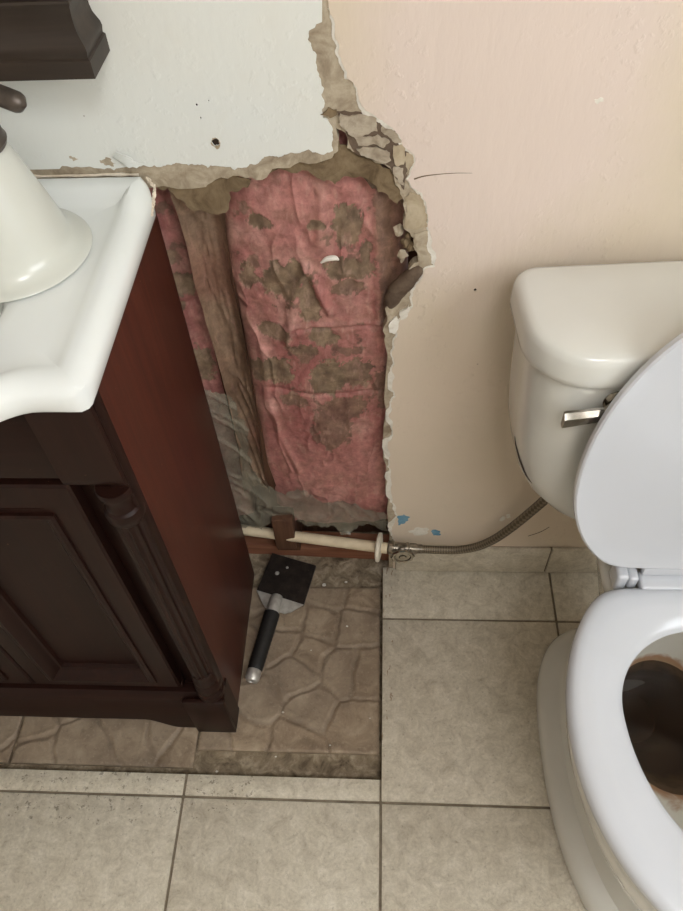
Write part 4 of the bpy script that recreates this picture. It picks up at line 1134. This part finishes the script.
# ------------------------------------------------------------------ sink top
CX0, CX1, CYB = -0.887, -0.2530, -0.0048
cbx, cby = -0.570, -0.205
def front_y(x):
    d = abs(x - cbx)
    t = min(1, max(0, (0.268 - d) / 0.13))
    return -0.3320 - 0.075 * (t * t * (3 - 2 * t))
def outline():
    P = []
    r = 0.022
    # right back corner cut and rounded, then down the right side, front with bow, left side
    P += [(CX1 - 0.026, CYB), (CX1 - 0.016, CYB - 0.003), (CX1 - 0.006, CYB - 0.013), (CX1, CYB - 0.030)]
    P += [(CX1, y) for y in np.linspace(-0.06, -0.313, 12)]
    P += [(CX1 - 0.004, -0.324), (CX1 - 0.013, -0.3305)]
    P += [(x, front_y(x)) for x in np.linspace(CX1 - 0.025, CX0 + 0.025, 70)]
    P += [(CX0 + 0.013, -0.3305), (CX0 + 0.004, -0.324)]
    P += [(CX0, y) for y in np.linspace(-0.313, -0.06, 12)]
    P += [(CX0, CYB - 0.030), (CX0 + 0.006, CYB - 0.013), (CX0 + 0.016, CYB - 0.003), (CX0 + 0.026, CYB)]
    P += [(x, CYB) for x in np.linspace(CX0 + 0.05, CX1 - 0.05, 40)]
    return P
OUT = outline()
N = 360
ang = np.linspace(0, 2 * math.pi, N, endpoint=False)
def ray_outline(a):
    dx, dy = math.cos(a), math.sin(a)
    best = 1e9
    for i in range(len(OUT)):
        (ax, ay), (bx, by) = OUT[i], OUT[(i + 1) % len(OUT)]
        ex, ey = bx - ax, by - ay
        den = dx * ey - dy * ex
        if abs(den) < 1e-12: continue
        t = ((ax - cbx) * ey - (ay - cby) * ex) / den
        s = ((ax - cbx) * dy - (ay - cby) * dx) / den
        if t > 0 and -1e-6 <= s <= 1 + 1e-6: best = min(best, t)
    return (cbx + dx * best, cby + dy * best)
RO = [ray_outline(a) for a in ang]
def inset(d, dback=None):
    """shrink the outline towards the middle by d (dback at the wall side)"""
    db = d if dback is None else dback
    out = []
    for (x, y) in RO:
        xx = min(max(x, CX0 + d), CX1 - d)
        yy = min(y, CYB - db)
        f = -(front_y(x)) - d
        yy = max(yy, -f)
        out.append((xx, yy))
    return out
def ell(rx, ry):
    return [(cbx + rx * math.cos(a), cby - 0.018 + ry * math.sin(a)) for a in ang]
rings = []
def ring(pts, z): rings.append([(x, y, z) for x, y in pts])
ring(inset(0.012, 0.004), 0.8345)
ring(inset(0.003, 0.001), 0.8350)
ring(inset(0.000, 0.000), 0.8400)
ring(inset(0.000, 0.000), 0.8540)
def ring2(d, db, zs, zb_):
    # low rolled edge at the sides and front, a slightly higher ledge along the wall
    out = []
    for x, y in inset(d, db):
        t = min(1, max(0, (y + 0.075) / 0.028)); t = t * t * (3 - 2 * t)
        out.append((x, y, zs * (1 - t) + zb_ * t))
    rings.append(out)
ring2(0.0025, 0.001, 0.8590, 0.8610)
ring2(0.0075, 0.003, 0.8635, 0.8672)
ring2(0.0150, 0.006, 0.8668, 0.8722)
ring2(0.0215, 0.022, 0.8678, 0.8738)
ring2(0.0255, 0.030, 0.8676, 0.8722)
ring2(0.0300, 0.040, 0.8660, 0.8675)
ring2(0.0360, 0.048, 0.8645, 0.8648)
ring2(0.0480, 0.056, 0.8640, 0.8640)
for rx, ry, z in ((0.225, 0.128, 0.8638), (0.214, 0.120, 0.8636), (0.209, 0.116, 0.8610), (0.203, 0.111, 0.853), (0.185, 0.100, 0.815), (0.15, 0.080, 0.775), (0.09, 0.05, 0.752), (0.02, 0.015, 0.745)):
    ring(ell(rx, ry), z)
V, F = loft(rings)
ctop = mk('sink_top', V, F, 'counter', None, 35)
tag(ctop, 'glossy white sink top with rounded rim and bowed front on the vanity', 'sink')
# old caulk between the sink top and the wall
pts = [(x, -0.0035, 0.871 + 0.0015 * mnoise.noise(Vector((x * 60, 0, 0)))) for x in np.linspace(-0.86, -0.272, 60)]
V, F = tube([Vector(p) for p in pts], lambda t: 0.0016 + 0.0018 * mnoise.noise(Vector((t * 130, 3, 0))), 8)
cb = tag(mk('caulk_bead', V, F, 'caulk'), 'old crumbling cream caulk bead along the back of the sink top', 'caulk')
rk = random.Random(12)
for i in range(15):
    t_ = i / 14
    p = Vector((-0.2625, -0.0058, 0.8665)).lerp(Vector((-0.2530, -0.0160, 0.8620)), min(1, t_ / .4)) if t_ < .4 else Vector((-0.2530, -0.0160, 0.8620)).lerp(Vector((-0.2522, -0.0500, 0.8500)), (t_ - .4) / .6)
    lump(p, rk.uniform(.0024, .0040), 'caulk', 40 + i, cb, 'caulk_chip', (0.7, 1.2, 1.0))

# ------------------------------------------------------------------ dispenser on the sink top
dc = Vector((-0.3760, -0.1370, 0.8650))
disp = tag(empty('soap_dispenser', dc), 'white flared conical dispenser with bronze collar and lever on the sink top', 'dispenser')
prof = [(0.0700, 0.0005), (0.0800, 0.0006), (0.0812, 0.0018), (0.0800, 0.0034), (0.0740, 0.0055), (0.0690, 0.0085), (0.0640, 0.0135), (0.0615, 0.0195), (0.0595, 0.030), (0.0530, 0.055), (0.0455, 0.080), (0.0400, 0.100), (0.0360, 0.112), (0.0285, 0.117)]
V, F = lathe(prof, dc, (0, 0, 1), 64)
mk('dispenser_body', V, F, 'dispenser', disp)
V, F = lathe([(0.0300, 0.113), (0.0375, 0.114), (0.0390, 0.118), (0.0370, 0.122), (0.0365, 0.134), (0.0330, 0.141), (0.0180, 0.142), (0.0100, 0.144), (0.0095, 0.150)], dc, (0, 0, 1), 40)
mk('collar', V, F, 'bronze', disp)
V, F = lathe([(0.0085, 0.146), (0.0085, 0.158), (0.0150, 0.159), (0.0155, 0.172), (0.0120, 0.178), (0.001, 0.180)], dc, (0, 0, 1), 24)
mk('pump_stem', V, F, 'bronze', disp)
lp = [dc + Vector((-0.004, 0.006, 0.170)), dc + Vector((0.022, 0.003, 0.169)), dc + Vector((0.048, -0.002, 0.164)), dc + Vector((0.0760, -0.009, 0.156))]
V, F = tube(spline(lp, 24), lambda t: 0.0090 if t < .9 else 0.0090 * math.sqrt(max(0.03, 1 - ((t - .9) / .1) ** 2)), 18)
mk('lever', V, F, 'bronze', disp)

# ------------------------------------------------------------------ wall cabinet above (only its base moulding shows)
sh = tag(empty('wall_cabinet', (-0.57, -0.03, 1.003)), 'dark brown wooden wall cabinet with ogee base moulding above the sink', 'cabinet')
SX0, SX1, SYF, SZ = -0.872, -0.2660, -0.0620, 1.0035
prof = [(0.000, 0.000), (0.0000, 0.0160), (0.0022, 0.0172), (0.0018, 0.0200), (0.0010, 0.0235), (0.0018, 0.0275), (0.0042, 0.0315), (0.0068, 0.0360), (0.0080, 0.0420), (0.0082, 0.0500), (0.0070, 0.0590), (0.0052, 0.0625), (0.0060, 0.0645), (0.0300, 0.0650)]
rings = [[(SX0 + i, -0.0023, SZ + h), (SX0 + i, SYF + i, SZ + h), (SX1 - i, SYF + i, SZ + h), (SX1 - i, -0.0023, SZ + h)] for i, h in prof]
V, F = loft(rings)
mk('base_moulding', V, F, 'wood_shelf', sh, 28)
i = 0.0220
box('cabinet_body', SX0 + i, SX1 - i, SYF + i, -0.0023, SZ + 0.0652, SZ + 0.60, 'wood_shelf', sh, bevel=0.001)
box('mirror_frame', SX0 + i + .02, SX1 - i - .02, SYF + i - 0.012, SYF + i - 0.0002, SZ + 0.085, SZ + 0.58, 'wood_shelf', sh, bevel=0.003)

# ================================================================== TOILET
TX = 0.410
toi = tag(empty('toilet', (TX, -0.35, 0.001)), 'white porcelain two-piece toilet with raised lid and stained bowl', 'toilet')
def egg(w, ym, lb, lf, n=96, yclip=None, eb=2.0, ef=2.0):
    P = []
    for k in range(n):
        a = 2 * math.pi * k / n
        c, s = math.cos(a), math.sin(a)
        if s >= 0:
            x = w * math.copysign(abs(c) ** (2 / eb), c); y = ym + lb * abs(s) ** (2 / eb)
        else:
            x = w * math.copysign(abs(c) ** (2 / ef), c); y = ym - lf * abs(s) ** (2 / ef)
        if yclip is not None:
            k_ = 0.010
            dlt = y - yclip
            y = yclip - (k_ * math.log1p(math.exp(-dlt / k_)) if dlt > -0.2 else -dlt)
        P.append((TX + x, y))
    return P
def rz(pts, z): return [(x, y, z) for x, y in pts]
# bowl: outside from the foot up to the rim
rings = [rz(egg(0.1330, -0.36, 0.215, 0.300, eb=3.0, ef=2.2), 0.0012), rz(egg(0.1400, -0.36, 0.225, 0.306, eb=3.0, ef=2.2), 0.0030), rz(egg(0.1405, -0.36, 0.226, 0.306, eb=3.0, ef=2.2), 0.022),
         rz(egg(0.1370, -0.36, 0.222, 0.302, eb=3.0, ef=2.2), 0.034), rz(egg(0.1280, -0.36, 0.215, 0.293, eb=2.9, ef=2.2), 0.043), rz(egg(0.1130, -0.36, 0.205, 0.278, eb=2.7, ef=2.1), 0.052),
         rz(egg(0.1050, -0.365, 0.200, 0.265, eb=2.5), 0.085), rz(egg(0.1060, -0.375, 0.195, 0.255, eb=2.4), 0.14), rz(egg(0.1180, -0.40, 0.195, 0.250, eb=2.2), 0.20),
         rz(egg(0.1420, -0.43, 0.205, 0.245, eb=2.1), 0.26), rz(egg(0.1640, -0.45, 0.220, 0.240), 0.31), rz(egg(0.1745, -0.455, 0.225, 0.240), 0.35), rz(egg(0.1775, -0.455, 0.228, 0.240), 0.375),
         rz(egg(0.1765, -0.455, 0.228, 0.239), 0.388), rz(egg(0.1700, -0.455, 0.222, 0.232), 0.3950)]
rings += [rz(egg(0.130, -0.44, 0.135, 0.180), 0.3950), rz(egg(0.1255, -0.44, 0.130, 0.176), 0.391)]
V, F = loft(rings, cap0=True, cap1=False)
bowl = mk('bowl', V, F, 'porcelain', toi, 45)
# the stained inside, with the trap's shade painted in by height
rings = [rz(egg(0.1255, -0.44, 0.130, 0.176), 0.3912), rz(egg(0.133, -0.44, 0.142, 0.186), 0.372), rz(egg(0.128, -0.435, 0.148, 0.178), 0.335), rz(egg(0.108, -0.42, 0.140, 0.140), 0.28),
         rz(egg(0.083, -0.395, 0.115, 0.100), 0.236), rz(egg(0.076, -0.385, 0.102, 0.092), 0.222), rz(egg(0.073, -0.380, 0.096, 0.086), 0.212), rz(egg(0.063, -0.36, 0.075, 0.075, eb=2.6), 0.175), rz(egg(0.054, -0.34, 0.062, 0.058, eb=3.0, ef=2.6), 0.145),
         rz(egg(0.047, -0.325, 0.058, 0.048, eb=3, ef=3), 0.10), rz(egg(0.040, -0.315, 0.045, 0.040), 0.060)]
V, F = loft(rings, cap0=False, cap1=True)
mk('bowl_inside', V, F, 'bowl_inner', toi, 60)
w_ = egg(0.0755, -0.3845, 0.101, 0.091)
V = rz(w_, 0.2215) + rz([(TX + (x - TX) * .98, -0.3845 + (y + 0.3845) * .98) for x, y in w_], 0.2195)
F = [tuple(range(96)), tuple(range(191, 95, -1))] + [(i, 96 + i, 96 + (i + 1) % 96, (i + 1) % 96) for i in range(96)]
mk('toilet_water', V, F, 'water', toi)
# shelf of the bowl under the tank
def rrect(x0, x1, y0, y1, r, n=8):
    P = []
    for cx_, cy_, a0 in ((x1 - r, y1 - r, 0), (x0 + r, y1 - r, 90), (x0 + r, y0 + r, 180), (x1 - r, y0 + r, 270)):
        for k in range(n + 1):
            a = math.radians(a0 + 90 * k / n)
            P.append((cx_ + r * math.cos(a), cy_ + r * math.sin(a)))
    return P
rings = [rz(rrect(TX - .055, TX + .055, -0.27, -0.180, .03), 0.05), rz(rrect(TX - .058, TX + .058, -0.27, -0.170, .03), 0.20), rz(rrect(TX - .075, TX + .075, -0.27, -0.110, .04), 0.29), rz(rrect(TX - .090, TX + .090, -0.27, -0.060, .04), 0.340),
         rz(rrect(TX - .099, TX + .099, -0.27, -0.042, .04), 0.370), rz(rrect(TX - .099, TX + .099, -0.27, -0.041, .037), 0.386), rz(rrect(TX - .092, TX + .092, -0.268, -0.048, .032), 0.3930)]
V, F = loft(rings)
mk('bowl_shelf', V, F, 'porcelain', toi, 45)
# tank, set slightly askew to the wall
TROT, TSH = math.radians(3.2), -0.0060
def askew(p):
    x, y, z = p
    dx, dy = x - TX, y + 0.10
    return (TX + dx * math.cos(TROT) - dy * math.sin(TROT), -0.10 + dx * math.sin(TROT) + dy * math.cos(TROT) + TSH, z)
def rr2(x0, x1, y0, y1, rf, rb, n=10):
    P = []
    for cx_, cy_, a0, r in ((x1 - rb, y1 - rb, 0, rb), (x0 + rb, y1 - rb, 90, rb), (x0 + rf, y0 + rf, 180, rf), (x1 - rf, y0 + rf, 270, rf)):
        for k in range(n + 1):
            a = math.radians(a0 + 90 * k / n)
            P.append((cx_ + r * math.cos(a), cy_ + r * math.sin(a)))
    return P
def tank_ring(hw, y0, y1, rf, rb, z): return [askew(p) for p in rz(rr2(TX - hw, TX + hw, y0, y1, rf, rb), z)]
rings = [tank_ring(0.100, -0.140, -0.060, 0.035, 0.03, 0.3935), tank_ring(0.132, -0.152, -0.046, 0.050, 0.03, 0.400), tank_ring(0.158, -0.158, -0.038, 0.056, 0.03, 0.416), tank_ring(0.184, -0.163, -0.032, 0.060, 0.03, 0.440), tank_ring(0.211, -0.166, -0.027, 0.064, 0.03, 0.475),
         tank_ring(0.226, -0.168, -0.023, 0.066, 0.03, 0.510), tank_ring(0.235, -0.170, -0.021, 0.066, 0.03, 0.555), tank_ring(0.240, -0.171, -0.020, 0.066, 0.03, 0.62), tank_ring(0.243, -0.171, -0.020, 0.066, 0.03, 0.68), tank_ring(0.245, -0.171, -0.020, 0.066, 0.03, 0.722)]
V, F = loft(rings)
tank = mk('tank', V, F, 'porcelain', toi, 45)
rings = [tank_ring(0.238, -0.166, -0.024, 0.066, 0.026, 0.7185), tank_ring(0.2500, -0.1760, -0.0135, 0.074, 0.026, 0.7190), tank_ring(0.2525, -0.1785, -0.0120, 0.075, 0.026, 0.7220), tank_ring(0.2530, -0.1790, -0.0120, 0.075, 0.026, 0.7300),
         tank_ring(0.2520, -0.1780, -0.0125, 0.075, 0.026, 0.7500), tank_ring(0.2500, -0.1760, -0.0140, 0.074, 0.025, 0.7575), tank_ring(0.2460, -0.1720, -0.0165, 0.072, 0.024, 0.7615), tank_ring(0.2390, -0.1650, -0.0220, 0.068, 0.022, 0.7632), tank_ring(0.1800, -0.1350, -0.0550, 0.035, 0.02, 0.7640)]
V, F = loft(rings)
mk('tank_lid', V, F, 'porcelain', toi, 45)
# flush lever
LZ = 0.010
V, F = lathe([(0.016, 0.0), (0.0165, 0.003), (0.014, 0.007), (0.0085, 0.009), (0.0085, 0.017)], (TX - 0.150, -0.1690, 0.683 + LZ), (0, -1, 0), 24)
lev = mk('flush_lever', [askew(p) for p in V], F, 'chrome', toi)
pr = [(TX - 0.136, 0.0150, 0.683), (TX - 0.152, 0.0150, 0.683), (TX - 0.160, 0.0125, 0.681), (TX - 0.168, 0.0085, 0.677), (TX - 0.190, 0.0095, 0.674), (TX - 0.2085, 0.0110, 0.672), (TX - 0.2115, 0.0105, 0.672)]
rings = []
for k, (x, hh, zc) in enumerate(pr):
    yf_ = -0.1875 - 0.0030 * k / 6
    zc += LZ
    rings.append([(x, yf_ + 0.0075, zc - hh), (x, yf_ + 0.001, zc - hh), (x, yf_ - 0.0015, zc - hh * .65), (x, yf_ - 0.0015, zc + hh * .5), (x, yf_ + 0.004, zc + hh), (x, yf_ + 0.0075, zc + hh)])
V, F = loft(rings)
mk('lever_arm', [askew(p) for p in V], F, 'chrome', lev, 25)
# thin dark sliver laid on the lower left of the tank
zs_ = [0.440, 0.475, 0.510, 0.555, 0.62]; hws = [0.184, 0.211, 0.226, 0.235, 0.240]; y0s = [-0.163, -0.166, -0.168, -0.170, -0.171]
sp = []
for k in range(13):
    z = 0.560 - 0.060 * k / 12
    a = math.radians(181 + 34 * (k / 12))
    hw, y0_, r = float(np.interp(z, zs_, hws)), float(np.interp(z, zs_, y0s)), 0.065
    sp.append(Vector(askew((TX - hw + r + r * math.cos(a), y0_ + r + r * math.sin(a), z))))
V, F = tube(sp, lambda t: 0.0003 + 0.0014 * math.sin(math.pi * min(1, max(0, t))) ** 0.7, 8)
mk('tank_dark_sliver', V, F, 'hole', tank)
# seat ring
def seat_outer(d): return egg(0.1845 - d, -0.455, 0.241 - d, 0.241 - d, yclip=-0.264 - d)
def seat_inner(d): return egg(0.1150 + d, -0.432, 0.110 + d, 0.170 + d)
def seat_mid(t): 
    a, b = seat_outer(0.0), seat_inner(0.0)
    return [(p[0] * (1 - t) + q[0] * t, p[1] * (1 - t) + q[1] * t) for p, q in zip(a, b)]
rings = [rz(seat_outer(0.008), 0.3985), rz(seat_outer(0.002), 0.3990), rz(seat_outer(0.0), 0.4030), rz(seat_outer(0.0006), 0.4095), rz(seat_outer(0.0035), 0.4150), rz(seat_mid(0.13), 0.4185), rz(seat_mid(0.24), 0.4198), rz(seat_mid(0.42), 0.4195), rz(seat_mid(0.50), 0.4182), rz(seat_mid(0.56), 0.4168),
         rz(seat_mid(0.70), 0.4145), rz(seat_mid(0.88), 0.4105), rz(seat_inner(0.0030), 0.4070), rz(seat_inner(0.0), 0.4030), rz(seat_inner(0.0012), 0.3995), rz(seat_inner(0.006), 0.3985)]
n = 96
V = [p for r in rings for p in r]
F = []
m = len(rings)
for k in range(m):
    k2 = (k + 1) % m
    for i in range(n):
        j = (i + 1) % n
        F.append((k * n + i, k * n + j, k2 * n + j, k2 * n + i))
seat = mk('seat', V, F, 'seat', toi, 45)
# hinge bar of the seat and the two hinge posts
box('seat_hinge_bar', TX - 0.064, TX + 0.064, -0.2700, -0.2420, 0.4010, 0.4190, 'seat', seat, bevel=0.004, seg=3)
for sx in (-1, 1):
    a, b = sorted((TX + sx * 0.0660, TX + sx * 0.0790))
    h1 = box('hinge_knuckle', a, b, -0.2600, -0.2360, 0.3990, 0.4250, 'seat', seat, bevel=0.004, seg=3)
    a, b = sorted((TX + sx * 0.0800, TX + sx * 0.0960))
    box('hinge_post', a, b, -0.2610, -0.2300, 0.3935, 0.4310, 'seat', toi, bevel=0.005, seg=3)
# raised lid leaning on the tank
lo = Vector((0, -0.2470, 0.4300)); lu = Vector((0, 0.046, 0.325)).normalized(); ln = Vector((0, -lu.z, lu.y))
def lid_outline(d):
    P = []
    n = 96
    for k in range(n):
        a = 2 * math.pi * k / n
        c, s = math.cos(a), math.sin(a)
        if s < 0: x = (0.180 - d) * math.copysign(abs(c) ** (2 / 2.1), c); v = 0.180 - (0.205 - d) * abs(s) ** (2 / 2.1)
        else: x = (0.180 - d) * c; v = 0.180 + (0.252 - d) * s
        # flattened bottom edge at the hinges
        k_ = 0.008
        dl = (0.012 + d) - v
        v = (0.012 + d) + (k_ * math.log1p(math.exp(-dl / k_)) if dl > -0.2 else -dl)
        P.append((x, v))
    return P
def lid_ring(d, h):
    return [Vector((TX + x, 0, 0)) + lo + lu * v + ln * h for x, v in lid_outline(d)]
rings = [lid_ring(0.060, -0.0045), lid_ring(0.015, -0.0040), lid_ring(0.004, -0.0020), lid_ring(0.0, 0.0020), lid_ring(0.0005, 0.0085), lid_ring(0.003, 0.0105), lid_ring(0.0065, 0.0100), lid_ring(0.014, 0.0078), lid_ring(0.030, 0.0064), lid_ring(0.080, 0.0060)]
V, F = loft(rings)
lid = mk('seat_lid', V, F, 'seat', toi, 45)
box('lid_hinge_bar', TX - 0.062, TX + 0.062, -0.2520, -0.2390, 0.4205, 0.4375, 'seat', lid, bevel=0.003)
for sx in (-1, 1):
    P0 = Vector((TX + sx * 0.075, 0, 0)) + lo + lu * 0.36 + ln * 0.006
    V, F = lathe([(0.010, 0), (0.010, 0.003), (0.007, 0.006), (0.001, 0.0065)], P0, ln, 16)
    mk('lid_bumper', V, F, 'seat', lid)
